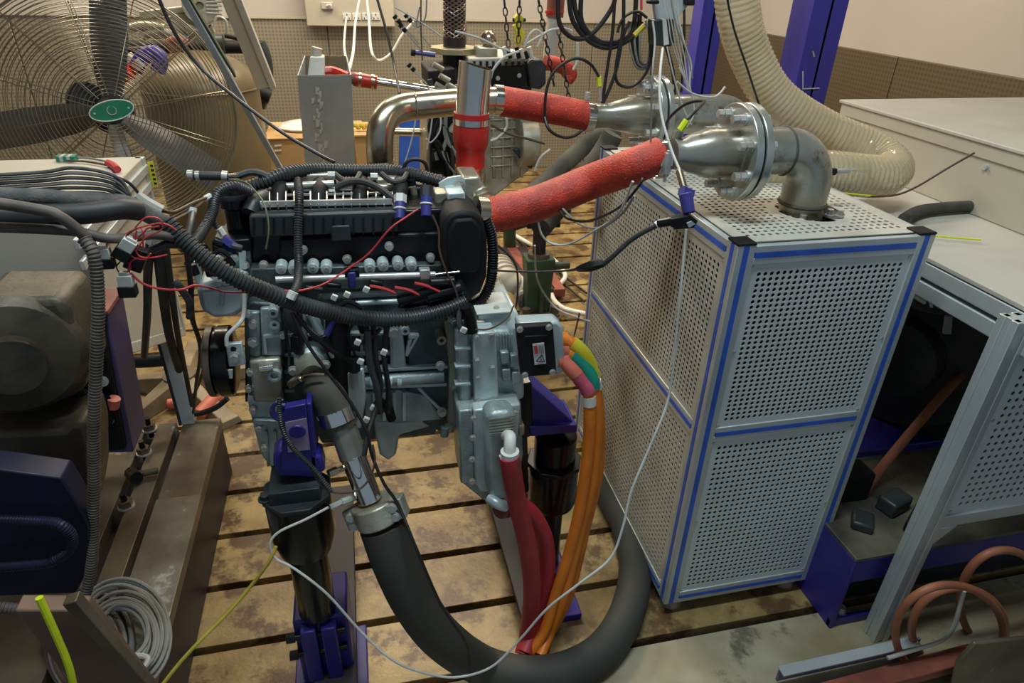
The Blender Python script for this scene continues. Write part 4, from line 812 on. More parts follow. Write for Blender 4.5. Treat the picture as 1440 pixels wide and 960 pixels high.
def relay(x, y, l, w=20, tilt=0):
    t = thing('relay', l, 'relay', P(x, y + 20, Y=1.1)); c = P(x, y + 26, Y=1.1)
    r = Matrix.Rotation(tilt, 4, 'Y'); s = S(c, w)
    M().box(c, (s, s * .8, s * .75), r).build('relay_case', G['blk'], t, bevel=.001)
    d = r.to_3x3() @ V((0, 0, 1))
    M().box(c + d * s * .72, (s * .85, s * .6, s * .75), r).box(c + d * s * 1.15, (s * .6, s * .4, s * .25), r).build('relay_socket', G['wht'], t, bevel=.001)
    for k in (-.25, .25): M().tube([c + d * s * 1.2 + V((s * k, 0, 0)), c + d * s * 1.6 + V((s * k * 1.6, .004, 0)), c + d * s * 2.0 + V((0, .01, 0))], .0012, 5, 4).build('relay_lead', G['wire_r'] if k > 0 else G['wire_b'], t)
relay(150, 343, 'relay with milky socket hanging leftmost below the bundle', 20)
relay(180, 382, 'lowest relay hanging on the red wire', 22, .05)
relay(172, 330, 'black relay twisted behind the red tangle', 22, .7)
M().box(P(192, 363, Y=1.12), (.028, .02, .04), Matrix.Rotation(.5, 4, 'Y')).build('fuse_holder', G['blk'], label='black fuse holder beside the red tangle', cat='relay', bevel=.002)
# engine front wires
ws = [('black wire falling diagonally from the taped knot over the elbow hose', [(410, 440, 1.18), (430, 480, 1.17), (458, 520, 1.16), (490, 562, 1.15), (515, 605, 1.13), (523, 640, 1.12), (540, 680, 1.1), (560, 710, 1.09), (585, 770, 1.03), (620, 850, 1.0), (655, 905, .99), (661, 940, .98), (660, 985, .97)], 2.4, 'wire_b'),
      ('black wire pair running to the sensor cap', [(415, 440, 1.2), (440, 470, 1.2), (470, 495, 1.22), (495, 508, 1.27)], 3.4, 'wire_b'),
      ('grey sleeved wire beside the pair at the dipstick', [(420, 448, 1.2), (440, 466, 1.2), (458, 486, 1.22)], 2, 'wire_g'),
      ('corrugated lead curving in front of the blue bracket', [(393, 560, 1.16), (393, 580, 1.15), (398, 605, 1.14), (412, 630, 1.13), (440, 658, 1.11), (465, 690, 1.09)], 3.4, 'loom'),
      ('black lead down the middle of the block', [(525, 455, 1.26), (528, 500, 1.24), (535, 540, 1.23), (530, 570, 1.22), (518, 610, 1.18), (512, 640, 1.15)], 4, 'wire_b'),
      ('second black lead down the middle of the block', [(545, 455, 1.27), (540, 500, 1.25), (546, 545, 1.24), (545, 580, 1.24)], 4, 'wire_b'),
      ('thick taped lead with a hanging end near the block centre', [(517, 465, 1.24), (520, 510, 1.23), (530, 545, 1.22), (534, 580, 1.22)], 5, 'rub'),
      ('brown wire crossing the black end cover', [(608, 302, 1.33), (617, 325, 1.32), (618, 352, 1.31), (628, 382, 1.3), (642, 412, 1.29), (648, 450, 1.28)], 1.5, 'wire_br'),
      ('red-brown wire curving under the bright motor cover', [(668, 463, 1.25), (685, 463, 1.24), (700, 457, 1.24), (715, 445, 1.26), (722, 430, 1.3)], 1.3, 'wire_br'),
      ('black lead drooping from the loom to the bell flange', [(648, 430, 1.27), (645, 450, 1.25), (648, 462, 1.24), (656, 468, 1.23)], 4, 'rub'),
      ('short black lead with white plug beside the sensor cap', [(495, 485, 1.24), (508, 482, 1.24), (525, 472, 1.25), (535, 462, 1.26)], 3, 'wire_b')]
for l, p, r_, mt in ws: cable('wire', l, 'wire', p, r_, G[mt], n=7, corr=(3.2, .5) if mt == 'loom' else None)
for a, b, l in ((503, 481, 'beside the black oil filter'), (507, 508, 'on top of the sensor cap'), (515, 590, 'low on the middle lead'), (525, 573, 'higher on the middle lead'), (540, 495, 'on the right middle lead'), (393, 564, 'at the head of the bracket lead'), (652, 464, 'at the bell flange'), (470, 418, 'under the fuel rail left'), (488, 414, 'under the rail sensor'), (515, 407, 'between the rails')):
    c = P(a, b, Y=1.22); s = S(c, 8); M().box(c, (s, s * .7, s), Matrix.Rotation(.5, 4, 'Y')).build('wire_tag', G['wht'], label='small white tape tag ' + l, cat='tag', bevel=.001)
M().ball(P(412, 446, Y=1.24), S(P(412, 446, Y=1.24), 17), 12, (.8, .7, 1.5)).build('tape_knot', G['rub'], label='lumpy black taped knot of wires below the loom crossing', cat='tape')
M().ball(P(535, 570, Y=1.26), S(P(412, 446, Y=1.24), 12), 12, (1, .7, 1.2)).build('hanging_plug', G['blk'], label='black plug hanging at the block centre', cat='plug')
M().tube(Q([(655, 430), (660, 446), (664, 466)], 1.26), S(P(660, 446, Y=1.26), 9), 10, 5).build('plug_cluster', G['blk'], label='black plug cluster drooping in front of the bell flange', cat='plug')
for k, (q, mt) in enumerate((([(555, 404), (575, 408), (592, 416)], 'wire_r'), ([(583, 398), (600, 402), (618, 410)], 'wire_r'), ([(520, 402), (540, 406), (556, 412)], 'wire_r'))):
    M().tube(Q(q, 1.30), .0035, 6, 5).build('red_lead_pair', G[mt], label='short red lead pair under the fuel rail, %s' % ('middle', 'right', 'left')[k], cat='wire')
# sensor wires right of the engine
t = thing('pressure_sensor_lead', 'black plug-ended lead reaching to the sensor on the cabinet corner', 'cable', P(880, 350, Y=1.2))
M().tube(path([(690, 380, 1.34), (740, 382, 1.3), (790, 381, 1.25), (818, 376, 1.22)]), .0022, 7, 6).build('thin_lead', G['wire_b'], t)
M().tube(path([(812, 378, 1.22), (830, 374, 1.2), (848, 370, 1.19)]), [.006, .012, .009], 6, 3).build('inline_plug', G['blk'], t)
M().tube(path([(848, 372, 1.19), (862, 360, 1.18), (890, 335, 1.17), (926, 315, 1.15)]), .0055, 10, 6).build('sheath', G['loom'], t)
M().cyl(P(922, 317, Y=1.15), P(930, 312, Y=1.15), .007, n=10).build('white_collar', G['wht'], t)
t = thing('pressure_sensor', 'blue-capped sensor with black connector resting on the cabinet corner rail', 'sensor', P(965, 320, Y=1.13))
M().cyl(P(964, 272, Y=1.16), P(969, 300, Y=1.14), .0135, .012, 16).build('blue_cap', G['blue_k'], t, bevel=.002)
M().cyl(P(958, 268, Y=1.165), P(972, 274, Y=1.165), .012, n=6).build('cap_ring', G['blue_k'], t)
M().cyl(P(955, 240, Y=1.2), P(964, 272, Y=1.165), .007, n=12).build('steel_stem', G['ss'], t)
M().prism(Q([(943, 308), (972, 303), (982, 311), (976, 321), (950, 323), (942, 317)], 1.125), (0, .02, 0)).build('connector_body', G['blk'], t, bevel=.002)
M().prism(Q([(966, 314), (973, 311), (978, 315), (969, 320)], 1.122), (0, .004, 0)).build('connector_window', G['alu_lt'], t)
M().cyl(P(926, 314, Y=1.15), P(946, 311, Y=1.13), .009, n=8).build('plug', G['blk'], t, bevel=.001)
cable('white_signal_wire', 'long white wire falling from the cabinet sensor, sweeping over the floor to the left stand', 'wire', [(965, 322, 1.12), (958, 400, 1.1), (950, 480, 1.08), (940, 560, 1.06), (915, 625, 1.03), (888, 690, 1.0), (876, 740, .97), (858, 785, .95), (815, 820, .94), (770, 855, .93), (730, 900, .93), (690, 938, .93), (640, 952, .93), (590, 944, .94), (548, 925, .95), (505, 885, .98), (460, 835, 1.0), (415, 800, 1.03), (388, 785, 1.05), (380, 765, 1.06), (392, 748, 1.07), (430, 730, 1.08), (462, 713, 1.09)], 1.7, G['wire_w'], n=8)
cable('yellow_wire', 'yellow wire slanting over the floor to the bottom left', 'wire', [(388, 768, 1.06), (378, 790, 1.05), (352, 825, 1.05), (320, 862, 1.03), (282, 900, 1.0), (250, 935, .98), (215, 980, .95)], 2.6, G['ylw_dark'], n=8)
cable('red_probe_wire', 'red and grey wire looping under the steel tube', 'wire', [(436, 655, 1.12), (450, 680, 1.1), (470, 692, 1.09), (500, 690, 1.09), (518, 675, 1.1), (527, 650, 1.11), (524, 625, 1.12)], 1.6, G['wire_br'])
# ---------------------------------------------------------------- left side
bed = thing('slotted_bed', 'heavy iron machine bed with long T-slots along the left', 'machine bed', (-.9, 1.5, 0))
zt = .25; yf = 2.13
M().bb(-1.6, -.56, .5, yf, 0, .21).build('bed_body', G['bedside'], bed, bevel=.004)
for x0, x1 in ((-.682, -.558), (-.765, -.705), (-1.0, -.80), (-1.3, -1.03), (-1.6, -1.33)):
    M().bb(x0, x1, .5, yf, .21, zt).build('bed_rail', G['iron'], bed, bevel=.002)
M().bb(-.684, -.556, .5, 1.72, zt, zt + .003).build('rail_cover_plate', pm('worn_bright_iron', (.34, .31, .26), .35, .4, (.18, .155, .115), scale=6, spots=((.66, .66, .60), 6, .54)), bed, bevel=.001)
for (px, py), l in (((211, 604), 'farthest'), ((203, 637), 'middle'), ((178, 712), 'nearest')):
    c = P(px, py, Z=zt)
    t = thing('bed_clamp_bolt', 'rusty T-bolt with nut standing in the bed slot, %s one' % l, 'bolt', c)
    M().cyl(c + V((0, 0, -.03)), c + V((0, 0, .05)), .009, n=10).build('shank', G['blk'], t); M().cyl(c + V((0, 0, .005)), c + V((0, 0, .025)), .02, n=6).build('nut', G['iron'], t); M().cyl(c, c + V((0, 0, .005)), .024, n=16).build('washer', G['steel'], t)
c = P(205, 662, Z=zt + .02); t = thing('loose_clamp', 'dark T-handled clamp lying across the bed slot', 'clamp', c)
M().cyl(P(188, 668, Z=zt + .02), P(222, 661, Z=zt + .02), .011, n=10).build('bar', G['iron'], t); M().cyl(P(184, 664, Z=zt + .02), P(192, 672, Z=zt + .03), .02, n=8).build('head', G['blk'], t)
# cable coil resting on the bed
t = thing('cable_coil', 'loose coil of grey cables lying on the near end of the bed', 'cable coil', P(170, 890, Z=zt))
random.seed(3)
for k in range(9):
    cx, cy_ = 128 + random.uniform(-4, 6), 905 + random.uniform(-6, 6); rx_, ry = 62 - k * 4, 78 - k * 5
    pts = [P(cx + rx_ * math.cos(a), cy_ + ry * math.sin(a), Z=zt + .012 + .006 * k) for a in [2 * PI * j / 16 for j in range(16)]]
    M().tube(pts, .0052, 7, 3, True).build('cable_loop', G['wire_g'] if k % 3 else G['wire_br'], t)
for k in range(10):
    cx, cy_ = 168 + random.uniform(-6, 8), 892 + random.uniform(-6, 6); rx_, ry = 70 - k * 4, 78 - k * 4.5
    pts = [P(cx + rx_ * math.cos(a), cy_ + ry * math.sin(a), Z=zt + .03 + .006 * k) for a in [2 * PI * j / 16 for j in range(16)]]
    M().tube(pts, .0052, 7, 3, True).build('cable_loop', G['wire_g'], t)
M().tube([P(a, b, Z=zt + .085) for a, b in ((140, 935), (165, 930), (190, 922), (208, 925), (200, 940), (170, 955), (140, 965))], .0062, 8, 5).build('cable_end', G['greyw'], t)
# near timber/bronze guard and yellow wire at the corner
pp = [P(20, 858, Y=.80), P(120, 858, Y=.80), P(232, 1000, Y=.80), P(130, 1000, Y=.80)]
M().prism(pp, (0, .03, .0)).build('rusty_channel', pm('rusty_channel_paint', (.22, .13, .085), .6, .1, (.13, .08, .055), scale=7), label='brown rusty steel channel leaning in the bottom left corner', cat='channel', bevel=.003)
M().beam(P(100, 840, Y=.79), P(224, 985, Y=.79), .02, .02).build('channel_lip', G['iron'], label='narrow edge strip along the rusty channel', cat='strip', bevel=.002)
cable('neon_wire', 'bright yellow-green cable at the bottom left corner', 'cable', [(55, 840, .78), (80, 895, .77), (98, 940, .76), (108, 990, .75)], 5, G['neon'])
# dark dyno machine at the left edge
dy = thing('left_dynamometer', 'grimy dark machine with purple end plate at the left edge', 'machine', (-.75, 1.45, .25))
M().pp([(-40, 440), (150, 440), (188, 636), (-40, 640)], 1.42, .12).build('end_plate', G['purp_d'], dy, bevel=.003)
M().pp([(-40, 436), (151, 437), (153, 443), (-40, 444)], 1.41, .11).build('plate_top', G['pinkw'], dy, bevel=.002)
M().pp([(-40, 448), (142, 447), (176, 634), (-40, 638)], 1.40, .03).build('shaded_face', G['blk_m'], dy, bevel=.006)  # black sheet over the end plate, shade on its front put into colour
G['bronze'] = pm('dusty_bronze_casting', (.105, .085, .058), .5, .3, (.05, .042, .028), scale=10, bump=.5, bscale=40)
M().pp([(-40, 422), (84, 420), (98, 440), (103, 470), (118, 505), (122, 530), (114, 552), (92, 566), (-40, 560)], 1.22, .14).build('bearing_casting', G['bronze'], dy, bevel=.014)
M().lathe(P(20, 500, Y=1.2), (.35, -1, .1), [(.10, -.1), (.115, 0), (.10, .02), (.05, .03), (.05, .06)], 32).build('rotor_housing', G['bronze'], dy)
M().lathe(P(112, 465, Y=1.38), (.5, -1, .1), [(.036, -.02), (.036, .02), (.02, .024), (.02, .045)], 24).build('shaft_hub', G['dkgrey'], dy)
M().lathe(P(118, 580, Y=1.36), (.5, -1, .1), [(.06, -.02), (.06, .01), (.035, .02)], 24).build('lower_hub', G['blk_g'], dy)
M().pp([(-40, 610), (88, 606), (98, 596), (120, 596), (128, 625), (130, 690), (122, 740), (60, 730), (-40, 730)], 1.15, .12).build('lower_casting', G['bronze'], dy, bevel=.014)
for a, b in ((122, 470), (128, 488), (144, 536), (146, 570), (152, 590), (124, 512)): bolt(dy, P(a, b, Y=1.395), (.3, -.9, .2), .009, .014, G['steel'])
M().cyl(P(158, 572, Y=1.38), P(160, 560, Y=1.38), .014, n=10).build('orange_plug', G['pnk2'], dy)
M().pp([(-40, 655), (86, 672), (104, 700), (126, 740), (124, 800), (108, 834), (-40, 840)], 1.0, .05).build('navy_guard', G['navy'], dy, bevel=.003)
cable('ribbed_navy_hose', 'dark ribbed hose curling on the navy guard at the left edge', 'hose', [(-40, 730, .97), (60, 733, .97), (85, 738, .96), (100, 752, .96), (98, 772, .96), (80, 785, .96), (60, 792, .96), (-40, 800, .96)], 7, G['navy'], corr=(3.5, .6), n=12)
# cream control cabinet
xr_, yr_ = -.62, 2.2; ztp = P(201, 220, Y=yr_).z; xr_ = P(201, 220, Y=yr_).x
cb = thing('control_cabinet', 'cream control cabinet with aluminium profile edge behind the left bundle', 'cabinet', (xr_ - .35, 1.7, .4))
b0_, b1_ = P(250, 484, X=xr_), P(172, 487, X=xr_)
b1_.y = max(b1_.y, 1.56)
M().prism([V((xr_, yr_, ztp)), V((xr_, b1_.y - .02, ztp)), V((xr_, b1_.y - .02, b1_.z)), V((xr_, yr_, b0_.z))], (-.9, 0, 0)).build('cabinet_body', G['cream'], cb, bevel=.004)
for z in (ztp - .035, ztp - .085): M().bb(xr_ - .002, xr_ + .008, 1.56, yr_, z - .012, z + .012).build('edge_rail', G['prof'], cb, bevel=.002)
M().bb(xr_ - .02, xr_ + .004, yr_ - .02, yr_ + .004, b0_.z, ztp).build('corner_trim', G['prof'], cb, bevel=.002)
M().beam((xr_ - .02, b1_.y, b1_.z - .012), (xr_ - .02, yr_, b0_.z - .012), .044, .03).build('base_rail', G['prof'], cb, bevel=.003)
for x, yy in ((xr_ - .85, 1.6), (xr_ - .85, yr_ - .03)):
    for _ in (0,): M().bb(x - .02, x + .02, yy - .02, yy + .02, .25 if yy < 2.1 else 0, .46).build('leg', G['prof'], cb, bevel=.002)
q = M().add([V((xr_ + .006, yr_ - .17, ztp - .03)), V((xr_ + .006, yr_ - .12, ztp - .03)), V((xr_ + .006, yr_ - .12, ztp - .14)), V((xr_ + .006, yr_ - .17, ztp - .14))], [(0, 1, 2, 3)])
M().prism(Q([(207, 228), (215, 226), (222, 262), (214, 264)], yr_ + .006), (0, .002, 0)).build('warning_sticker', G['yel'], cb)
for k in range(5): M().beam(P(211 + k * 1.4, 233 + k * 6.2, Y=yr_ + .005), P(215 + k * 1.4, 233 + k * 6.2, Y=yr_ + .005), .006, .001, (0, 1, 0)).build('sticker_print', G['blk_m'], cb)
t = thing('red_clip_lead', 'thin double lead with a red crocodile boot lying on the cream cabinet', 'cable', P(140, 232, Z=ztp))
M().tube([P(a, b, Z=ztp + .006) for a, b in ((95, 222), (120, 222), (145, 226), (156, 230))], .003, 6, 5).build('lead', G['wire_g'], t); M().tube([P(a, b, Z=ztp + .006) for a, b in ((95, 226), (120, 227), (150, 232))], .003, 6, 5).build('lead', G['wire_br'], t)
M().tube([P(152, 229, Z=ztp + .01), P(160, 233, Z=ztp + .01), P(165, 238, Z=ztp + .01)], .010, 8, 4).build('red_boot', G['wire_r'], t)
t = thing('terminal_strip', 'green-tinted clear terminal strip on the far edge of the cream cabinet', 'terminal strip', P(88, 222, Z=ztp))
for k in range(5): M().box(P(84 + k * 5, 222, Z=ztp + .008), (.012, .03, .016)).build('terminal', G['greyw'] if k % 2 else G['fang'], t, bevel=.001)

gp = P(267, 590, Z=.25); t = thing('grey_post', 'grey steel post standing at the far end of the bed before the cream cabinet', 'post', (gp.x, gp.y, .25))
M().bb(gp.x - .022, gp.x + .022, gp.y - .03, gp.y + .01, .25, 1.0).build('post_body', G['galv'], t, bevel=.003); M().bb(gp.x - .03, gp.x - .022, gp.y - .03, gp.y + .01, .25, 1.0).build('post_lip', G['dkgrey'], t)
cable('corner_pipe', 'dark elbowed pipe at the foot of the grey post', 'pipe', [(172, 508, 2.2), (205, 508, 2.2), (232, 506, 2.2)], 9, G['dkgrey'], n=14)
G['dusty'] = pm('dusty_cast_base', (.34, .27, .17), .6, .1, (.2, .15, .09), scale=8)
# ---------------------------------------------------------------- industrial fan
bp = P(256, 541, Z=.03); YF = bp.y; fc = P(157, 157, Y=YF); RF = S(fc, 164)
fan = thing('pedestal_fan', 'large wire-guarded industrial fan with green oval badge', 'fan', (bp.x, YF, 0))
fn = V((.32, -1, .22)).normalized(); fa, fb = frame(fn)
def circ(c, R, n=56): return [c + (fa * math.cos(2 * PI * j / n) + fb * math.sin(2 * PI * j / n)) * R for j in range(n)]
NR = 30
for k in range(NR):
    R = RF * (.14 + .86 * k / (NR - 1)); dz = .10 * (1 - (R / RF) ** 2.6)
    M().tube(circ(fc + fn * dz, R, 60), .0016 if k < NR - 1 else .004, 4, 0, True).build('guard_ring', G['wireg'], fan)
for k in range(0, 18):
    R = RF * (.3 + .7 * k / 17); dz = -.10 * (1 - (R / RF) ** 2.6) - .03
    M().tube(circ(fc + fn * dz, R, 48), .0014, 4, 0, True).build('rear_guard_ring', G['wireg'], fan)
for k in range(12):
    a = 2 * PI * k / 12 + .12; u = fa * math.cos(a) + fb * math.sin(a)
    for s, d0 in ((1, 0), (-1, -.03)):
        for off in ((-.008, .008) if s > 0 and k % 2 else (0,)):
            tn = u.cross(fn)
            M().tube([fc + u * RF * q + tn * off + fn * (s * .102 * (1 - q ** 2.6) + d0) for q in (.12, .3, .5, .7, .85, 1)], .0018, 4, 2).build('guard_spoke', G['wireg'], fan)
m = M()
ov = [fc + fn * .108 + (V((1, .3, 0)).normalized() * math.cos(2 * PI * j / 36) * S(fc, 27) + V((.04, 0, 1)).normalized() * (math.sin(2 * PI * j / 36) * S(fc, 13) + math.cos(2 * PI * j / 36) * S(fc, 3.5))) for j in range(36)]
M().prism(ov, fn * .004).build('badge', G['fang'], fan); M().tube([p + fn * .004 for p in ov], .0022, 6, 0, True).build('badge_rim', G['wht'], fan)
M().ring(fc + fn * .114, fn, S(fc, 5.5), .0012, 18, 4).build('badge_emblem', G['galv'], fan)
for s in (-1, 1): bolt(fan, fc + fn * .112 + V((1, .3, .12)).normalized() * s * S(fc, 21), fn, .003, .002, G['steel'], 'badge_rivet', 8)
M().lathe(fc - fn * .03, fn, [(.05, 0), (.05, .03), (.03, .05), (.02, .07)], 24).build('hub', G['fanb'], fan)
M().lathe(fc - fn * .22, fn, [(.06, 0), (.075, .01), (.075, .13), (.04, .15)], 28).build('fan_motor', G['blk_m'], fan, bevel=.002)
M().cyl(P(122, 142, Y=YF + .12), P(122, 142, Y=YF + .2), S(fc, 26), n=26).build('motor_cap', G['dkgrey'], fan)
for ang in (78, 190, -38):
    a = math.radians(ang); u = V((math.cos(a), 0, math.sin(a))); u = (u - fn * u.dot(fn)).normalized(); tn = u.cross(fn)
    vs = []; rsn = []
    for q, wd, tw in ((.10, .035, .5), (.3, .055, .45), (.6, .062, .35), (.95, .058, .25)):
        cpt = fc + u * RF * q; vd = (tn * math.cos(tw) + fn * math.sin(tw)); rsn.append([cpt - vd * wd + fn * .002, cpt + fn * (.010), cpt + vd * wd + fn * .002, cpt + vd * wd - fn * .002, cpt + fn * .004, cpt - vd * wd - fn * .002])
    M().rings(rsn, 6).build('fan_blade', G['fanb'], fan, sharp=60)
M().cyl((bp.x, YF + .0, .05), (bp.x, YF, fc.z - RF * .1), .026, n=20).build('pole', G['galv'], fan)
M().beam((bp.x, YF + .0, fc.z - RF * .05), fc - fn * .15, .05, .05).build('tilt_bracket', G['fanb'], fan)
for ang in (20, 92, 164, 236, 308):
    a = math.radians(ang); u = V((math.cos(a), math.sin(a), 0)); tn = V((-u.y, u.x, 0)); o = V((bp.x, YF, 0))
    M().rings([[o + u * q + tn * wd + V((0, 0, 0)), o + u * q + tn * wd * .7 + V((0, 0, hh)), o + u * q - tn * wd * .7 + V((0, 0, hh)), o + u * q - tn * wd] for q, wd, hh in ((.02, .05, .09), (.2, .035, .06), (.40, .05, .035))], 4).build('base_spoke', G['dusty'], fan, bevel=.003)
M().cyl((bp.x, YF, 0), (bp.x, YF, .09), .07, n=20).build('base_hub', G['iron'], fan)
M().cyl(P(278, 584, Z=.05), P(305, 556, Z=.05), .028, n=16).build('orange_bottle', G['pnk2'], label='orange tube lying beyond the end of the bed near the pulley', cat='tube', bevel=.003)
M().cyl(P(236, 568, Z=.03), P(258, 566, Z=.03), .022, n=14).build('orange_tube', G['pnk2'], label='short orange tube lying at the foot of the fan', cat='tube', bevel=.003)
M().tube(path([(262, 583, 2.13), (285, 580, 2.13), (305, 572, 2.13), (320, 560, 2.13)]), .010, 7, 5).build('rusty_lever', G['blk'], label='dark greasy lever on the far end of the bed', cat='lever')

# ---------------------------------------------------------------- tank and rig behind the fan
YT = 4.3; tc_ = P(288, 150, Y=YT); RT = S(tc_, 76)
t = thing('pressure_tank', 'olive-brown domed pressure tank behind the fan', 'tank', (tc_.x, YT, 0))
zd = P(290, 122, Y=YT).z
prf = [(RT, .12), (RT, zd)] + [(RT * math.cos(a), zd + .19 * math.sin(a)) for a in [PI / 2 * k / 9 for k in range(1, 9)]] + [(.01, zd + .19)]
M().lathe((tc_.x, YT, 0), (0, 0, 1), prf, 44).build('shell', G['tank'], t)
M().ring((tc_.x, YT, zd), (0, 0, 1), RT, .006, 44, 6).build('weld_bead', G['tank'], t)
for a in (0.5, 2.6, 4.7): M().cyl((tc_.x + RT * .8 * math.cos(a), YT + RT * .8 * math.sin(a), 0), (tc_.x + RT * .8 * math.cos(a), YT + RT * .8 * math.sin(a), .14), .03, n=10).build('leg', G['tank'], t)
t = thing('tank_pipe', 'dark pipe with flanges running behind the tank top', 'pipe', P(300, 60, Y=4.8))
cy('pipe', (170, 66), (372, 66), 4.9, 9, G['blk_m'], parent=t); cy('pipe_flange', (342, 66), (350, 66), 4.9, 13, G['dkgrey'], parent=t); cy('pipe_flange', (305, 62), (315, 62), 4.85, 13, G['dkgrey'], parent=t)
M().tube(Q([(365, 60), (372, 75), (376, 100), (374, 130), (366, 150)], 4.7), S(P(370, 100, Y=4.7), 8), 14, 5).build('drop_bend', G['dkgrey'], t)
cy('drop_end', (362, 128), (380, 136), 4.65, 10, G['blk_m'], parent=t)
t = thing('leaning_post', 'pale slotted steel post leaning beside the tank', 'post', P(375, 125, Y=3.9))
M().beam(P(318, -15, Y=3.7), P(372, 122, Y=3.9), .075, .03, (0, -1, 0)).build('post_face', G['cream'], t, bevel=.002); M().beam(P(330, -15, Y=3.69), P(384, 122, Y=3.89), .03, .05, (0, -1, 0)).build('post_flange', G['greyw'], t, bevel=.002)
t = thing('grey_strut', 'thin grey strut slanting across the tank in front of the fan', 'strut', P(396, 242, Y=2.3))
M().beam(P(252, -15, Y=1.9), P(396, 240, Y=2.2), .016, .016, (0, -1, 0)).build('strut_bar', G['galv'], t, bevel=.001)
M().beam(P(259, -15, Y=1.905), P(330, 105, Y=2.05), .006, .02, (0, -1, 0)).build('strut_edge', G['green'], t)
cable('black_guy_cable', 'black cable drooping from the top left across the fan to the engine loom', 'cable', [(218, -15, 1.9), (245, 45, 1.9), (282, 95, 1.9), (335, 140, 1.85), (395, 185, 1.8), (450, 218, 1.75), (470, 228, 1.72)], 2.6, G['wire_b'])
t = thing('valve_rig', 'cluttered assembly of grey castings, pipes and studs behind the top of the fan', 'machine', P(240, 60, Y=4.4))
M().lathe(P(281, 8, Y=4.3), (.1, -1, .1), [(.09, -.1), (.09, 0), (.02, .004), (.02, -.02)], 26).build('flange_disc', G['alu_warm'], t)
for k in range(5): cy('stud', (290, -2 + k * 5), (312, -4 + k * 6), 4.3, 1.8, G['steel'], parent=t)
for a in ([(215, 40), (300, 36), (300, 48), (215, 56)], [(240, 20), (285, 18), (290, 60), (240, 62)], [(196, 16), (262, 8), (262, 18), (196, 28)]):
    M().pp(a, 4.4, .1).build('rig_block', G['alu_warm'], t, bevel=.006)
for q in ([(200, 50), (225, 44), (250, 52), (262, 60)], [(180, 40), (205, 36), (232, 40)], [(262, 40), (284, 44), (300, 40)]): M().tube(Q(q, 4.35), S(P(225, 44, Y=4.35), 6), 12, 5).build('rig_pipe', G['alu_warm'], t)
cy('rig_bar', (160, 72), (250, 68), 4.4, 5, G['bedside'], parent=t)
M().tube(Q([(300, 40), (305, 24), (318, 30), (318, 55)], 4.2), .006, 8, 5).build('rig_rod', G['steel'], t)
cy('handle', (316, 50), (334, 54), 4.15, 3, G['blk_m'], parent=t)
t = thing('purple_hose_bend', 'purple hose bend clamped between grey castings seen through the fan', 'hose', P(210, 85, Y=3.2))
M().tube(Q([(190, 98), (200, 82), (216, 74), (226, 84), (222, 100)], 3.2), S(P(210, 85, Y=3.2), 10), 16, 6).build('bend', G['blue_c'], t)
cy('clamp', (190, 85), (200, 96), 3.2, 13, G['alu_warm'], parent=t)
cy('spool', (176, 80), (196, 100), 3.25, 11, G['cream'], parent=t); cy('spool', (165, 92), (182, 108), 3.25, 12, G['alu_warm'], parent=t)
cable('red_duct_sleeve', 'red sleeve low left of the purple bend behind the fan', 'hose', [(155, 118, 3.15), (166, 104, 3.15), (182, 96, 3.15)], 14, G['red_s'], n=16)
cable('red_duct_sleeve', 'dull red sleeve right of the purple bend behind the fan', 'hose', [(236, 66, 3.6), (250, 60, 3.6), (262, 66, 3.6)], 10, G['pinkw'], n=14)
M().pp([(60, 0), (80, 0), (78, 230), (60, 230)], 4.9, .02) 

# ---------------------------------------------------------------- behind the engine, centre
t = thing('cardboard_carton', 'open cardboard box with plastic wrap behind the galvanised duct', 'box', P(405, 235, Y=4.6))
z0 = P(405, 250, Y=4.6).z; bx_ = (P(372, 190, Y=4.6).x, P(432, 190, Y=4.6).x)
M().bb(bx_[0], bx_[1] + .35, 4.6, 5.1, .02, P(400, 196, Y=4.6).z).build('carton_body', G['card'], t, bevel=.004)
M().bb(bx_[0] - .01, bx_[1] + .36, 4.59, 5.11, P(400, 196, Y=4.6).z, P(400, 196, Y=4.6).z + .01).build('carton_lid', G['card'], t, bevel=.003)
M().ball((bx_[0] + .25, 4.85, P(400, 196, Y=4.6).z + .03), .12, 12, (1.6, 1.2, .35)).build('plastic_wrap', G['wht'], t)
for k in range(2): M().beam(P(386, 205 + k * 7, Y=4.595), P(396, 204 + k * 7, Y=4.595), .012, .002, (0, 1, 0)).build('carton_print', G['wht'], t)
t = thing('cardboard_carton', 'second cardboard box between the duct and the stained elbow', 'box', P(510, 230, Y=4.5))
M().bb(P(499, 200, Y=4.5).x, P(545, 200, Y=4.5).x, 4.5, 4.9, .02, P(510, 192, Y=4.5).z).build('carton_body', G['card'], t, bevel=.004)
M().bb(P(499, 200, Y=4.5).x, P(545, 200, Y=4.5).x, 4.49, 4.9, P(510, 192, Y=4.5).z, P(510, 192, Y=4.5).z + .012).build('carton_lid', G['card'], t, bevel=.002)
for k in range(5): M().ball(P(500 + k * 4, 176 + (k % 2) * 3, Y=4.6), .018, 8).build('brass_fitting', G['ylw_dark'], label='tiny brass fitting in the second cardboard box', cat='fitting', group='brass fittings on the second cardboard box')
t = thing('blue_cabinet', 'upright blue steel panel behind the stained elbow', 'panel', P(582, 240, Y=4.7))
M().pp([(562, 160), (598, 160), (592, 322), (562, 322)], 4.7, .08).build('panel_face', G['blue_s'], t, bevel=.004); M().pp([(596, 160), (601, 160), (600, 260), (596, 260)], 4.69, .1).build('panel_edge', G['cream'], t)
cy('steel_cross_tube', (545, 185), (700, 188), 3.2, 5.5, G['ss'], parent=thing('cross_tube', 'thin steel tube crossing in front of the blue panel', 'pipe', P(590, 186, Y=4.0)))
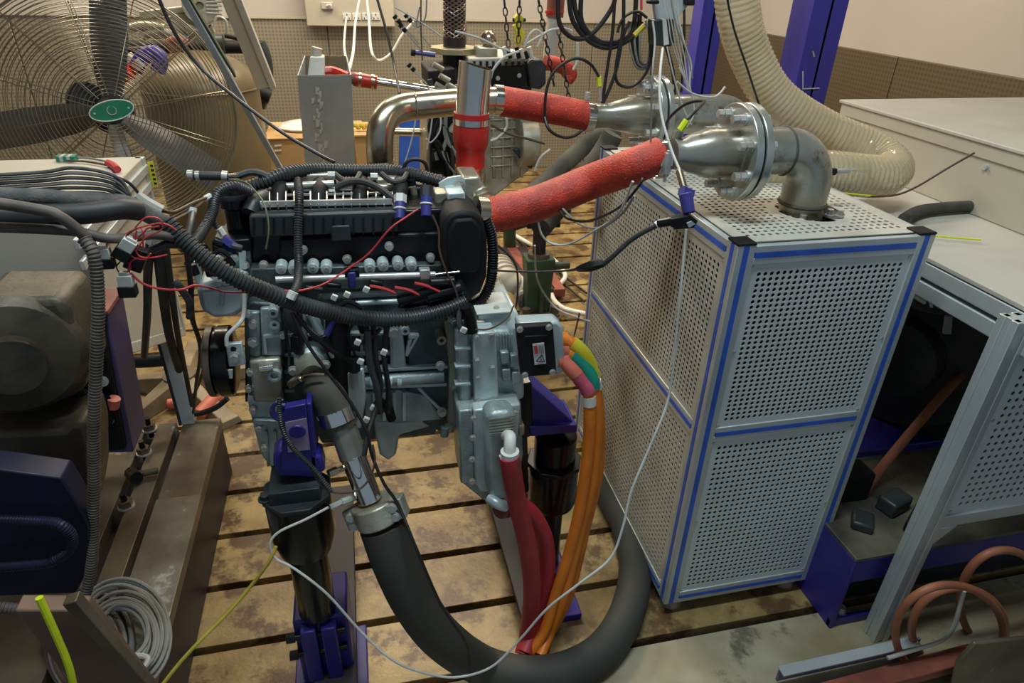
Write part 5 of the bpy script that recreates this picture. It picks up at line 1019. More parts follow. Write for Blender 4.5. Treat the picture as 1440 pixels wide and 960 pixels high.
# galvanised duct
t = thing('galvanised_duct', 'open-topped galvanised sheet duct with peeling paint streaks', 'duct', P(460, 235, Y=2.9))
fr = [P(418, 106, Y=2.75), P(494, 105, Y=2.75), P(500, 240, Y=2.95), P(430, 240, Y=2.95)]
bk = [P(428, 78, Y=3.05), P(488, 79, Y=3.05), P(499, 232, Y=3.2), P(434, 232, Y=3.2)]
th = V((0, .004, 0))
M().prism(fr, th).build('front_sheet', G['galv'], t); M().prism(bk, th).build('rear_sheet', G['ss'], t)
M().prism([fr[0], bk[0], bk[3], fr[3]], (.004, 0, 0)).build('side_sheet', G['galv'], t); M().prism([fr[1], bk[1], bk[2], fr[2]], (-.004, 0, 0)).build('side_sheet', G['galv'], t)
random.seed(5)
n_ = (fr[1] - fr[0]).cross(fr[3] - fr[0]).normalized()
for k in range(22):
    x = 436 + random.uniform(0, 12) + k * .5; y0 = 122 + k * 5; s = random.uniform(3, 7)
    f = lambda a, b: (lambda r: EYE + r * ((fr[0] - EYE).dot(n_) / r.dot(n_)) + V((0, -.002, 0)))(ray(a, b))
    M().prism([f(x, y0), f(x + s, y0 + 1), f(x + s * .7, y0 + s * 1.6), f(x + s * .1, y0 + s * 1.8)], (0, -.001, 0)).build('paint_flake', G['wht'], t)
cy('duct_neck', (494, 110), (500, 110), 2.8, 8, G['pinkw'], parent=t)
t = thing('white_canister', 'white plastic canister standing inside the galvanised duct', 'canister', P(448, 110, Y=2.95))
M().pp([(436, 80), (456, 80), (457, 108), (432, 108)], 2.88, .08).build('canister_body', G['wht'], t, bevel=.005); cy('canister_cap', (444, 81), (446, 67), 2.92, 7.5, G['cream'], parent=t)
t = thing('silver_coolant_pipe', 'polished pipe with red joiner running from the duct to the rear engine', 'pipe', P(560, 115, Y=2.85))
cy('pipe', (520, 114), (650, 134), 2.85, 6.5, G['chrome'], parent=t); cy('red_joiner', (497, 111), (530, 116), 2.84, 9.5, G['red_s'], parent=t); cy('joiner_clamp', (522, 115), (526, 115.5), 2.84, 10.5, G['ss'], parent=t); cy('joiner_clamp', (504, 112), (508, 112.6), 2.84, 10.5, G['ss'], parent=t)
cable('red_inner_hose', 'red hose dipping inside the galvanised duct', 'hose', [(455, 100, 2.9), (470, 100, 2.9), (490, 108, 2.86)], 6, G['red_s'])
# switch panel on the wall
YW = 6.18
t = thing('switch_panel', 'cream wall panel with a switch and a row of power sockets', 'electrical panel', P(490, 38, Y=YW))
pA, pB = P(421, -60, Y=YW - .1), P(556, 38, Y=YW - .1)
M().bb(pA.x, pB.x, YW - .1, YW, pB.z, pA.z + .2).build('panel_body', G['cream'], t, bevel=.006)
for k in range(4):
    a = P(488 + k * 13.5, 23, Y=YW - .1); s = S(a, 11)
    so = M().box(a, (s, .02, s * .8)).build('socket', G['wht'], t, bevel=.002)
    for u, v_ in ((-.25, -.2), (.25, -.2), (0, .22)): M().box(a + V((u * s, -.011, v_ * s)), (s * .1, .003, s * .2)).build('pin_hole', G['blk_m'], so)
a = P(460, 8, Y=YW - .11); M().box(a, (.09, .03, .05)).build('isolator_switch', G['greyw'], t, bevel=.004); M().cyl(a + V((.0, -.02, 0)), a + V((.03, -.05, .01)), .01, n=8).build('switch_lever', G['wht'], t)
for l, q in (('leftmost hanging white lead plugged into the wall panel', [(487, 24, 6.05), (484, 60, 5), (487, 85, 4), (490, 100, 3)]), ('white lead coming down into the galvanised duct', [(507, -10, 5.9), (500, 30, 5), (497, 70, 4), (491, 98, 3)]), ('white lead looping in a deep U below the panel', [(515, -10, 5.9), (519, 30, 5.5), (522, 70, 5), (532, 85, 5), (550, 75, 5), (565, 50, 5), (582, 30, 5)])):
    cable('white_lead', l, 'cable', q, 2, G['wht'])
cable('black_diagonal_cable', 'black twisted cable dropping past the sockets behind the stained tube', 'cable', [(528, -10, 3), (545, 50, 2.9), (555, 95, 2.8), (562, 132, 2.6)], 2, G['wire_b'])
for i, (a, b, c_, d_) in enumerate(((554, 22, 590, 62), (570, 20, 606, 66), (562, 34, 592, 70), (574, 90, 600, 118))):
    pos = ('highest', 'second', 'third', 'lowest')[i]
    t = thing('thermocouple', 'thin steel thermocouple rod with dark plug left of the braided pipe, %s' % pos, 'probe', P(c_, d_, Y=2.9))
    M().cyl(P(a, b, Y=2.9), P(c_, d_, Y=2.9), .0035, n=6).build('rod', G['steel'], t); e_ = P(a, b, Y=2.9); f_ = P(c_, d_, Y=2.9); dd_ = (f_ - e_).normalized()
    M().cyl(e_, e_ + dd_ * .012, .010, n=8).cyl(e_ + dd_ * .02, e_ + dd_ * .035, .009, n=8).build('plug', G['blk_m'], t)
t = thing('dark_probe', 'dark bolt-like probe pointing left beside the flanged pipe', 'probe', P(595, 75, Y=2.9)); cy('body', (578, 73), (612, 77), 2.9, 3.5, G['blue_k'], parent=t, n=8); cy('head', (578, 73), (584, 74), 2.9, 5, G['blk_m'], parent=t, n=8)
for l, q, mt in (('thin hanging wire left of the braided pipe', [(592, -10), (592, 40), (594, 85)], 'wire_br'), ('white thin wire crossing before the stained tube down to the loom', [(602, 120), (608, 150), (606, 180), (600, 210)], 'wire_w'), ('white wire slanting before the blue panel', [(585, 165), (578, 200), (566, 238)], 'wire_w'), ('white curved wire ending beneath the stained tube', [(620, 165), (618, 185), (606, 200), (600, 195)], 'wire_w'), ('pale diagonal wire behind the braided pipe', [(555, 10), (590, 30), (622, 52)], 'wire_w'), ('looping grey wire near the thermocouples', [(600, -5), (598, 25), (586, 38), (590, 10)], 'wire_g')):
    cable('thin_wire', l, 'wire', q, 1.1, G[mt], Y=2.6, n=5)
cable('loop_wire', 'dark wire arch rising above the upper loom', 'wire', [(566, 240), (572, 228), (585, 224), (598, 230), (602, 250), (601, 262)], 2.6, G['wire_b'], Y=1.56)
# braided flex pipe above flange
YG = 3.1
t = thing('braided_flex_pipe', 'dark braided exhaust flex pipe rising from an eight-sided brass flange', 'pipe', P(638, 110, Y=YG))
cy('lower_pipe', (636, 76), (640, 116), YG, 14, G['bedside'], parent=t, n=22)
q0, q1 = P(639, -20, Y=YG), P(639, 52, Y=YG); RB = S(q1, 15); ax_ = (q1 - q0); Ln = ax_.length; ax_.normalize(); A_, B_ = frame(ax_)
M().cyl(q0, q1, RB * .93, n=20).build('bellows_core', G['blk_m'], t)
m = M()
for s in (-1, 1):
    for k in range(10): m.tube([q0 + ax_ * Ln * i / 26 + (A_ * math.cos(s * (2 * PI * k / 10 + i * .30)) + B_ * math.sin(s * (2 * PI * k / 10 + i * .30))) * RB for i in range(27)], .0032, 4, 0)
m.build('braid', pm('braid_steel', (.30, .22, .19), .4, .7), t)['kind'] = 'stuff'
M().cyl(q1, P(639, 66, Y=YG), RB * 1.05, n=22).build('end_collar', G['bedside'], t)
fz = P(639, 70, Y=YG); M().cyl(fz + V((0, 0, -.012)), fz + V((0, 0, .012)), S(fz, 36), n=8, ph=.2).build('flange_plate', G['cream'] if False else pm('brass_toned_flange', (.48, .42, .24), .35, .5), t, bevel=.002)

# ---------------------------------------------------------------- second engine at the back
YE2 = 2.9
e2 = thing('rear_engine', 'second test engine with black cover standing behind the red hoses', 'engine', P(690, 290, Y=3.1))
def eb(name, pts, mt, Y=YE2, dep=.3, bevel=.006): return M().pp(pts, Y, dep).build(name, mt, e2, bevel=bevel)
eb('black_cover', [(664, 92), (746, 90), (748, 128), (664, 130)], G['blk_g']); eb('cover_top', [(660, 82), (744, 80), (746, 94), (660, 95)], G['greyw'], YE2 + .02)
for k in range(9): eb('cover_rib', [(666 + k * 9, 86), (669 + k * 9, 86), (669 + k * 9, 94), (666 + k * 9, 94)], G['blk'], YE2 - .01, .02, .001)
eb('end_drum', [(742, 90), (748, 84), (762, 84), (768, 92), (768, 118), (760, 126), (746, 124)], G['dkgrey'], YE2 - .03, .14)
eb('engine_body', [(600, 128), (748, 128), (750, 170), (744, 240), (690, 280), (600, 280)], G['alu_warm'], YE2 + .05)
for k in range(6): eb('body_rib', [(690, 168 + k * 13), (725, 166 + k * 13), (725, 168 + k * 13), (690, 170 + k * 13)], G['alu_warm'], YE2 + .042, .02, .002)
for k in range(4): eb('vertical_rib', [(692 + k * 13, 165), (696 + k * 13, 165), (697 + k * 13, 250), (693 + k * 13, 250)], G['alu_warm'], YE2 + .044, .02, .002)
M().cyl(P(728, 200, Y=YE2 - .02), P(752, 200, Y=YE2 - .02), S(P(740, 200, Y=YE2), 34), n=30).build('bell_flange', G['alu_warm'], e2, bevel=.004)
eb('dark_manifold', [(602, 100), (640, 96), (640, 128), (604, 130)], G['blk_m'], YE2 + .02); eb('dark_lower', [(604, 150), (640, 150), (642, 260), (606, 262)], G['blk_m'], YE2 + .01)
for k, (a, b) in enumerate(((609, 90), (618, 106), (628, 118), (612, 118))): cy('hose_stub', (a, b), (a + 14, b + 8), YE2 - .05, 4, G['alu_warm'], parent=e2)
M().pp([(722, 212), (728, 208), (752, 228), (748, 238), (740, 234)], YE2 - .08, .03).build('solenoid', G['dkgrey'], e2, bevel=.004)
for a, b in ((672, 108), (700, 110), (730, 106), (668, 130), (700, 138)): bolt(e2, P(a, b, Y=YE2 - .01), F, .007, .01, G['steel'])
eb('top_casting', [(672, 66), (700, 68), (700, 82), (670, 82)], G['alu_warm'], YE2 + .05, .1)
M().ball(P(687, 55, Y=3.0), S(P(687, 55, Y=3), 12), 14).build('chrome_bulb', G['ss'], e2)
for k in range(7): cy('spark_lead', (708 + k * 6, 66 + (k % 3) * 3), (712 + k * 6, 82), 2.88, 3, G['blk_m'] if k % 2 else G['wht'], parent=e2)
random.seed(21)
for k in range(16):
    a, b = random.uniform(604, 646), random.uniform(100, 265); cy('rear_fitting', (a, b), (a + random.uniform(-14, 14), b + random.uniform(4, 18)), YE2 - .03, random.uniform(2.5, 5), G[random.choice(('alu_warm', 'blk_m', 'dkgrey', 'alu', 'steel'))], parent=e2, n=8)
for k in range(7):
    a, b = random.uniform(606, 630), random.uniform(130, 180); M().tube(Q([(a, b), (a + random.uniform(-8, 12), b + 25), (a + random.uniform(0, 22), b + 55), (a + random.uniform(10, 40), b + 85)], YE2 - .06), .008, 6, 5).build('rear_hose', G[random.choice(('blk_m', 'wire_g', 'dkgrey'))], e2)
cable('rear_red_elbow', 'red elbow hose at the right end of the rear engine', 'hose', [(766, 88), (780, 90), (796, 96), (802, 104), (796, 112)], 10, G['red'], Y=2.9, n=16)
t = thing('grey_riser_pipe', 'pale pipe with red clamp sleeve rising behind the black cable coil', 'pipe', P(775, 80, Y=3.3))
cy('pipe', (779, 20), (772, 82), 3.3, 9, G['greyw'], parent=t); cy('red_sleeve', (783, -15), (780, 24), 3.3, 12.5, G['pinkw'], parent=t); cy('sleeve_clamp', (780, 14), (780, 18), 3.3, 13.5, G['red_s'], parent=t)
# chains and yellow hoist hook
def chain(px, y0, y1, px1, Y, label):
    t = thing('hoist_chain', label, 'chain', P(px1, y1, Y=Y)); a, b = P(px, y0, Y=Y), P(px1, y1, Y=Y); n = int((b - a).length / .024); d = (b - a).normalized(); A, B = frame(d)
    for k in range(n):
        c = a.lerp(b, (k + .5) / n); u = A if k % 2 else B
        M().tube([c + d * .016 * math.cos(t_) + u * .008 * math.sin(t_) for t_ in [2 * PI * j / 8 for j in range(8)]], .0026, 4, 0, True).build('link', G['bedside'] if k % 3 else G['iron'], t)
chain(708, -12, 66, 715, 2.7, 'left hoist chain hanging over the rear engine'); chain(731, -12, 60, 729, 2.68, 'middle hoist chain passing the yellow hook'); chain(755, -12, 120, 779, 2.72, 'long slanting hoist chain right of the yellow hook'); chain(785, 40, 140, 800, 2.74, 'slack hoist chain falling by the red elbow')
t = thing('hoist_hook', 'yellow hoist hook block over the rear engine', 'hook', P(730, 66, Y=2.72))
M().pp([(724, 26), (730, 18), (736, 24), (737, 30), (724, 32)], 2.72, .04).build('hook_head', G['yel'], t, bevel=.004); M().pp([(722, 36), (731, 32), (738, 46), (736, 58), (730, 66), (725, 60), (727, 50)], 2.72, .03).build('hook_body', G['yel'], t, bevel=.004)
cy('hook_pin', (721, 28), (739, 28), 2.73, 2.5, G['blk_m'], parent=t)
for l, q in (('white cable arching over the rear engine', [(640, 44), (675, 54), (700, 66), (718, 72)]), ('white cable rising right from the rear engine to the black coil', [(740, 62), (760, 50), (776, 42), (795, 40), (805, 44)]), ('white looped cable standing on the rear engine', [(738, 66), (744, 50), (754, 42), (762, 50), (756, 66)]), ('white wire running from the rear engine down past the chrome riser', [(730, 72), (710, 80), (695, 96), (690, 110)]), ('white wire descending right of the rear engine', [(812, 60), (812, 85), (806, 98)]), ('grey wire going right from the rear engine end', [(690, 175), (715, 188), (745, 196), (766, 202)]), ('white hooked wire on the bent black hose', [(752, 240), (760, 222), (774, 210)]), ('white ring wire below the rear red hose', [(712, 165), (712, 180), (700, 194), (690, 198)])):
    cable('signal_cable', l, 'cable', q, 1.8, G['wire_w'] if 'grey' not in l else G['wire_br'], Y=2.65, n=6)
# dusty bent hoses
for l, q, r_ in (('thick dusty rubber hose crossing behind the big red hose', [(870, 190, 2.5), (835, 196, 2.5), (800, 225, 2.45), (760, 262, 2.35), (720, 300, 2.2), (705, 312, 2.1)], 13),
                 ('second dusty rubber hose ending in a cut face above the cabinet', [(862, 188, 2.2), (850, 210, 2.2), (825, 245, 2.15), (790, 285, 2.1), (760, 320, 2.0)], 15)):
    cable('dusty_hose', l, 'hose', q, r_, G['rub_d'], n=20)
yk = P(717, 356, Z=.02).y
t = thing('green_standpipe', 'green standpipe with a dusty hose elbow beneath the red hose', 'pipe', P(717, 356, Z=0))
cy('hose_run', (715, 318), (800, 290), yk, 9, G['rub_d'], parent=t); cy('standpipe', (716, 312), (717, 352), yk, 9, G['green'], parent=t); cy('foot', (717, 351), (717, 357), yk, 13, G['green'], parent=t)
# green column stand
fp = P(755, 438, Z=.10); yg = fp.y
t = thing('green_stand', 'dark green bolted column stand with rusty top post beyond the motor', 'stand', (fp.x, yg, 0))
xg = fp.x; zz1 = P(760, 362, Y=yg).z; zz0 = .11; ztop = P(765, 316, Y=yg).z; sg = S(fp, 1)
M().bb(xg - 26 * sg, xg + 26 * sg, yg - .10, yg + .12, 0, zz0 - .02).build('plinth', G['bedside'], t, bevel=.003)
M().bb(xg - 28 * sg, xg + 28 * sg, yg - .11, yg + .13, zz0 - .02, zz0).build('base_plate', G['iron'], t, bevel=.003)
M().rings([[V((xg + sx_ * w_, yg + .02 + sy_ * w_ * .8, z)) for sx_, sy_ in ((-1, -1), (1, -1), (1, 1), (-1, 1))] for z, w_ in ((zz0, 17 * sg), ((zz0 + zz1) / 2, 17 * sg), (zz1, 20 * sg))], 4).build('column', G['green'], t, bevel=.006)
M().bb(xg - 2 * sg, xg + 2 * sg, yg - .09, yg - .04, zz0, (zz0 + zz1) / 2).build('column_web', G['green'], t, bevel=.002)
M().cyl((xg, yg + .02, zz1), (xg, yg + .02, zz1 + .02), 15 * sg, n=24).build('clamp_collar', G['iron'], t); M().cyl((xg, yg + .02, zz1), (xg, yg + .02, ztop), 9 * sg, n=18).build('post', G['pinkw'] if False else G['bedside'], t)
M().bb(xg - 22 * sg, xg + 22 * sg, yg - .05, yg + .09, ztop, ztop + .03).build('head_plate', G['blk_m'], t, bevel=.003)
M().cyl((xg + .05, yg, zz1 - .05), (xg + .16, yg, zz1 - .05), .02, n=10).build('clamp_knob', G['green'], t)
for a in (-20, 20):
    for b in (-.07, .09): bolt(t, (xg + a * sg, yg + b, zz0), Up, .022, .05, G['iron'])
t = thing('yellow_ribbed_hose', 'dirty yellow ribbed duct hose bent behind the bright motor cover', 'hose', P(725, 430, Z=0))
M().tube(path([(700, 375, '.25'), (712, 395, '.22'), (728, 410, '.15'), (738, 425, '.12')]), .075, 18, 6, corr=(.03, .006)).build('hose_body', G['cream'], t)
cable('rag_roll', 'bundle of dusty beige hose behind the yellow ribbed hose', 'hose', [(690, 418, '.15'), (702, 408, '.18'), (716, 422, '.15'), (722, 440, '.10')], 10, G['card'], n=14)
cable('cream_hose', 'cream hose winding on the floor round the green stand', 'hose', [(722, 330, '.05'), (745, 343, '.05'), (775, 362, '.04'), (795, 388, '.04'), (776, 412, '.04'), (790, 432, '.04'), (822, 441, '.04'), (850, 445, '.04')], 3.6, G['wht'], n=10)
for k, (q, l) in enumerate((([(722, 332, '.02'), (760, 370, '.02'), (800, 405, '.02'), (822, 424, '.02')], 'nearer'), ([(726, 330, '.02'), (770, 370, '.02'), (825, 412, '.02')], 'farther'))):
    cable('floor_cable', 'dark cable running over the floor behind the green stand, %s one' % l, 'cable', q, 1.6, G['wire_b'])
cable('short_rod', 'thin dark rod standing beside the terminal box', 'rod', [(815, 440, 2.0), (808, 470, 2.0), (802, 492, 2.0), (796, 520, '.01')], 1.3, G['wire_br'])
for k in range(4):
    a, b = P(705 + k * 14, 352, Z=.05), P(745 + k * 14, 412, Z=.05); M().beam(a, b, .07, .05).build('steel_bar', G['pinkw'] if k % 2 else G['bedside'], label='rusty flat bar on the floor left of the green stand, %s from the left' % ('first', 'second', 'third', 'fourth')[k], cat='bar', bevel=.003)
for l, q, r_, mt in (('thin white wire hanging in a loop under the big red hose', [(757, 312, 1.45), (762, 330, 1.45), (775, 342, 1.45), (800, 343, 1.42), (840, 322, 1.35), (870, 300, 1.25), (890, 255, 1.2)], 1.6, 'wire_w'),
                     ('long thin white wire dropping past the green stand to the cabinet', [(752, 345, 1.8), (755, 390, 1.9), (770, 420, 2.0), (790, 438, 2.0), (830, 452, 2.0)], 1.3, 'wire_w'),
                     ('thin black wire drooping below the big red hose to the cabinet', [(785, 295, 1.45), (800, 308, 1.42), (830, 310, 1.35), (870, 292, 1.25), (898, 262, 1.2), (904, 250, 1.2)], 2.0, 'wire_b'),
                     ('grey wire drooping lower beside the thin black one', [(790, 292, 1.45), (815, 315, 1.4), (845, 320, 1.35), (875, 300, 1.25), (892, 275, 1.2)], 1.6, 'wire_g'),
                     ('brown wire hanging from the ribbed edge hose', [(700, 345, 1.4), (725, 372, 1.5), (728, 410, 1.6), (724, 440, 1.6)], 1.5, 'wire_br')):
    cable('hanging_wire', l, 'wire', q, r_, G[mt], n=7)

# ---------------------------------------------------------------- hanging cables, top right
YC = 1.9
coil = [[(785, -15), (786, 30), (800, 50), (820, 54), (840, 40), (862, 8), (866, -15)], [(800, -15), (804, 25), (822, 52), (845, 66), (870, 64), (895, 45), (900, 20)], [(806, -15), (812, 25), (835, 56), (862, 62), (888, 52), (902, 30)], [(818, -15), (818, 30), (840, 56), (870, 58), (890, 40), (895, -15)]]
t = thing('cable_loops', 'big loose loops of thick black cable hanging at the top centre', 'cable', P(840, 60, Y=YC))
for q in coil: M().tube(Q(q, YC), S(P(840, 60, Y=YC), 3.4), 9, 6).build('cable_loop', G['wire_b'], t)
t = thing('cable_hank', 'tight hank of black cable hanging in narrow loops', 'cable', P(905, 90, Y=YC))
for k in range(7):
    w_ = 6 + k * 2.3; M().tube(Q([(906 - w_, 30), (906 - w_ * 1.05, 60), (904 - w_ * .5, 84 + k * 1.5), (908, 90 + k), (911 + w_ * .2, 80), (912 + w_ * .3, 50), (908, 28)], YC + .02 * (k % 3)), S(P(840, 60, Y=YC), 1.7), 7, 5).build('cable_loop', G['wire_b'] if k % 3 else G['wire_g'], t)
bl = [('black cable falling leftmost from the hank', [(865, -15), (862, 40), (855, 90), (846, 150)], 2.4), ('black cable falling to the rear hose clamp', [(877, -15), (876, 40), (866, 100), (846, 150)], 2.6),
      ('black cable curving to the hank from below', [(915, 60), (912, 95), (895, 118), (878, 122), (866, 110), (870, 70), (885, 30)], 2.2), ('black cable dropping straight in front of the rear flange', [(920, 40), (916, 110), (908, 205)], 2.4),
      ('black cable beside the clear hose running over the blue column', [(962, 0), (962, 60), (958, 130)], 1.8), ('black cable behind the adapter falling to the pipes', [(936, 62), (946, 100), (948, 130), (942, 165), (936, 180)], 2.8), ('black wire looping up round the hank top', [(868, 46), (876, 26), (895, 16), (910, 25)], 2),
      ('dark red lead among the hank cables', [(902, -15), (902, 14)], 1.8)]
for l, q, r_ in bl: cable('hanging_cable', l, 'cable', q, r_, G['wire_b'] if 'red' not in l else G['wire_r'], Y=1.88)
def plug(name, l, a, b, Y, r_, mt): return cable(name, l, 'plug', [a, b], r_, mt, Y=Y, n=8)
cable('neon_plug_lead', 'black lead arching down to the yellow plug on the rear hose', 'cable', [(766, 172, 1.8), (768, 130, 1.8), (780, 100, 1.8), (808, 82, 1.8), (830, 90, 1.8), (842, 108, 1.82)], 2.2, G['wire_b'])
cable('neon_plug_lead', 'black lead circling under the rear red hose', 'cable', [(766, 165, 1.78), (772, 182, 1.76), (788, 192, 1.76), (805, 192, 1.76), (818, 184, 1.78)], 2.2, G['wire_b'])
plug('neon_plug', 'yellow plug standing on the rear red hose clamp', (842, 108), (843, 121), 1.82, 3.6, G['neon']); cable('steel_probe', 'steel probe under the yellow plug of the rear hose', 'probe', [(843, 121), (844, 142)], 2.6, G['steel'], Y=1.82)
plug('neon_plug', 'yellow plug tilted in the black hank', (892, 50), (906, 36), 1.84, 4, G['ylw_dark'])
plug('neon_plug', 'yellow plug leaning over the front reducer cone', (956, 183), (966, 169), 1.4, 5, G['neon'])
cable('steel_probe', 'grey probe below the tilted yellow plug by the front cone', 'probe', [(956, 184), (950, 198), (947, 210)], 6, G['gsteel'], Y=1.42, n=10)
cable('probe_lead', 'black lead rising from the front yellow plug', 'cable', [(966, 168, 1.4), (980, 154, 1.42), (990, 142, 1.5), (965, 146, 1.55), (942, 165, 1.6), (936, 180, 1.65)], 2.2, G['wire_b'])
M().pp([(921, 28), (948, 27), (949, 60), (944, 66), (921, 64)], 1.8, .05).build('cable_adapter', G['dkgrey'], label='dark grey adapter box wrapped with white tape in the hanging cables', cat='adapter', bevel=.003)
M().pp([(932, 27), (937, 27), (941, 62), (934, 64)], 1.795, .06).build('tape_wrap', G['wht'], label='white tape wrapped round the hanging adapter', cat='tape')
M().pp([(916, -15), (970, -15), (968, 8), (950, 28), (922, 30)], 1.82, .012).build('hanging_bag', G['galv'], label='crumpled silvery sheet hanging at the top above the adapter', cat='sheet', bevel=.002)
for a in ((914, 0, 928, 6), (967, -2, 978, 8)): M().pp([(a[0], a[1]), (a[2], a[1]), (a[2], a[3]), (a[0], a[3])], 1.79, .03).build('black_clamp', G['blk_m'], label='black clamp block at the top edge %s of the silvery sheet' % ('left' if a[0] < 930 else 'right'), cat='clamp', bevel=.004)
for l, q, r_, mt in (('thick white cable falling from the top between both exhaust pipes', [(918, 30, 1.5), (921, 60, 1.45), (917, 110, 1.4), (915, 200, 1.4)], 1.5, 'wire_g'), ('white cable falling from the adapter across the front hose clamp to the sensor', [(932, 68, 1.6), (928, 110, 1.5), (930, 160, 1.42), (944, 210, 1.36), (958, 245, 1.28), (963, 268, 1.2)], 2.0, 'wire_w'),
                     ('thin white wire right of the adapter', [(938, 66), (948, 110), (960, 150), (972, 175)], 1.1, 'wire_w'), ('thin lilac wire before the blue column', [(950, 10), (962, 60), (972, 90), (970, 120), (976, 145)], 1.1, 'wire_w'), ('thin grey wire among the white ones', [(942, -10), (952, 40), (965, 70), (974, 110)], 1.1, 'wire_g'),
                     ('pale lead sagging right from the pipes to the clear hose', [(952, 115), (975, 132), (1005, 136), (1020, 122)], 1.6, 'wire_w'), ('thin wire curl over the front flange', [(955, 95), (972, 130), (976, 160), (966, 178)], 1, 'wire_w')):
    cable('white_cable', l, 'cable', q, r_, G[mt], Y=1.75, n=6)
for k in range(5): cable('hair_wire', 'very thin pale wire of the spray beneath the silvery sheet, %s from the left' % ('first', 'second', 'third', 'fourth', 'fifth')[k], 'wire', [(928 + k * 6, -12), (940 + k * 4, 30), (945 + k * 6, 60 + 8 * k), (968, 128)], .8, G['wire_w'], Y=1.78, n=5, group='thin wire spray under the silvery sheet')
cable('black_tether', 'thin black cable crossing in front of the clear hose to the elbow', 'cable', [(1020, -15, 1.45), (1032, 40, 1.45), (1052, 100, 1.44), (1078, 180, 1.43)], 1.5, G['wire_b'])

# ---------------------------------------------------------------- blue columns
def hcol(px0, px1, pyb, Y, l, rest=None):
    a, b = P(px0, pyb, Y=Y), P(px1, pyb, Y=Y); w_ = b.x - a.x
    t = thing('blue_column', l, 'column', ((a.x + b.x) / 2, Y + w_ / 2, 0)); zb = 0
    M().bb(a.x, b.x, Y, Y + .012, zb, 3.5).build('front_flange', G['blue_c'], t, bevel=.002); M().bb(a.x, b.x, Y + w_, Y + w_ + .012, zb, 3.5).build('rear_flange', G['blue_c'], t, bevel=.002)
    M().bb((a.x + b.x) / 2 - .005, (a.x + b.x) / 2 + .005, Y, Y + w_, zb, 3.5).build('web', G['blue_c'], t)
    M().bb(a.x - .012, a.x, Y + .0, Y + w_, zb, 3.5).build('side_plate', G['blue_c'], t, bevel=.002)
    M().bb(a.x - .05, b.x + .05, Y - .05, Y + w_ + .06, 0, .02).build('base_plate', G['blue_c'], t); return t, a, b
t, a, b = hcol(1112, 1154, 165, 2.75, 'broad blue steel column right of the clear hose')
M().tube([P(1129, 100, Y=2.745), P(1129, 125, Y=2.745), P(1152, 124, Y=2.745)], .003, 5, 0).build('chalk_mark', G['wht'], t); M().beam(P(1143, 72, Y=2.745), P(1145, 80, Y=2.745), .006, .002, (0, 1, 0)).build('paint_chip', G['greyw'], t)
hcol(974, 1000, 130, 3.0, 'narrow blue steel column left of the clear hose')

# ---------------------------------------------------------------- clear ribbed hose
t = thing('clear_duct_hose', 'translucent ribbed duct hose doubling back in a U on the bench', 'hose', P(1250, 245, Y=1.8))
hp = path([(1034, -25, 1.95), (1040, 30, 1.95), (1056, 80, 1.95), (1082, 128, 1.93), (1118, 160, 1.9), (1160, 184, 1.87), (1210, 206, 1.83), (1240, 222, 1.78), (1254, 238, 1.72), (1240, 248, 1.67), (1205, 246, 1.66), (1160, 242, 1.67), (1110, 240, 1.68), (1060, 238, 1.7), (1010, 232, 1.74)])
RH = S(P(1100, 150, Y=1.9), 28)
clr = bpy.data.materials.new('clear_hose_film'); clr.use_nodes = True; b_ = clr.node_tree.nodes['Principled BSDF']
b_.inputs['Base Color'].default_value = (.66, .54, .33, 1); b_.inputs['Roughness'].default_value = .16; b_.inputs['Alpha'].default_value = .62; b_.inputs['Coat Weight'].default_value = .6
M().tube(hp, RH, 24, 8, corr=(.0155, .0012), caps=(False, False)).build('hose_wall', clr, t)
sp = resample(spline(hp, 10), .0022); m = M(); pts = []; a = None; ph = 0
for i, p in enumerate(sp):
    d = (sp[min(i + 1, len(sp) - 1)] - sp[max(i - 1, 0)]).normalized()
    if a is None: a = frame(d)[0]
    a = (a - d * a.dot(d)).normalized(); b_ = d.cross(a); ph += 2 * PI * .0022 / .0155; pts.append(p + (a * math.cos(ph) + b_ * math.sin(ph)) * RH * 1.0)
m.tube(pts, .0017, 5, 0); m.build('spiral_rib', pm('hose_spiral', (.55, .46, .30), .25), t)

# ---------------------------------------------------------------- bench, boxes and right side
XB = 1.42; ZBn = 1.08
bn = thing('instrument_bench', 'cream-topped bench in aluminium profile right of the cabinet', 'bench', (2.0, 1.6, 0))
M().bb(XB - .02, 2.9, .95, 2.35, ZBn - .012, ZBn).build('bench_top', G['greyw'], bn, bevel=.002)
for z in (ZBn - .035, ZBn - .085): M().bb(XB - .02, XB + .03, .95, 2.35, z - .02, z + .02).build('side_rail', G['prof'], bn, bevel=.003)
M().bb(XB + .05, 2.9, 2.3, 2.34, 0, ZBn - .02).build('rear_panel', G['blk_m'], bn)
M().bb(XB + .03, 2.9, .96, 1.0, ZBn - .09, ZBn - .015).build('front_rail', G['prof'], bn, bevel=.003)
fpx = P(1226, 893, Z=0)
def post(x, y, z0, z1, w_, par, nm='post'):
    m = M(); q = w_ * .36
    for i in (-1, 1):
        for j in (-1, 1): m.beam((x + i * (w_ - q) / 2, y + j * (w_ - q) / 2, z0), (x + i * (w_ - q) / 2, y + j * (w_ - q) / 2, z1), q, q, (1, 0, 0))
    m.beam((x, y, z0), (x, y, z1), w_ * .86, w_ * .86, (1, 0, 0)); return m.build(nm, G['prof'], par, bevel=.0015)
post(fpx.x + .01, fpx.y, .0, ZBn - .02, .05, bn)
post(fpx.x + .01, 2.28, 0, ZBn - .1, .05, bn)
zr = P(1330, 725, Y=fpx.y).z
M().bb(fpx.x + .035, 2.6, fpx.y - .02, fpx.y + .02, zr - .02, zr + .02).build('cross_rail', G['prof'], bn, bevel=.003)
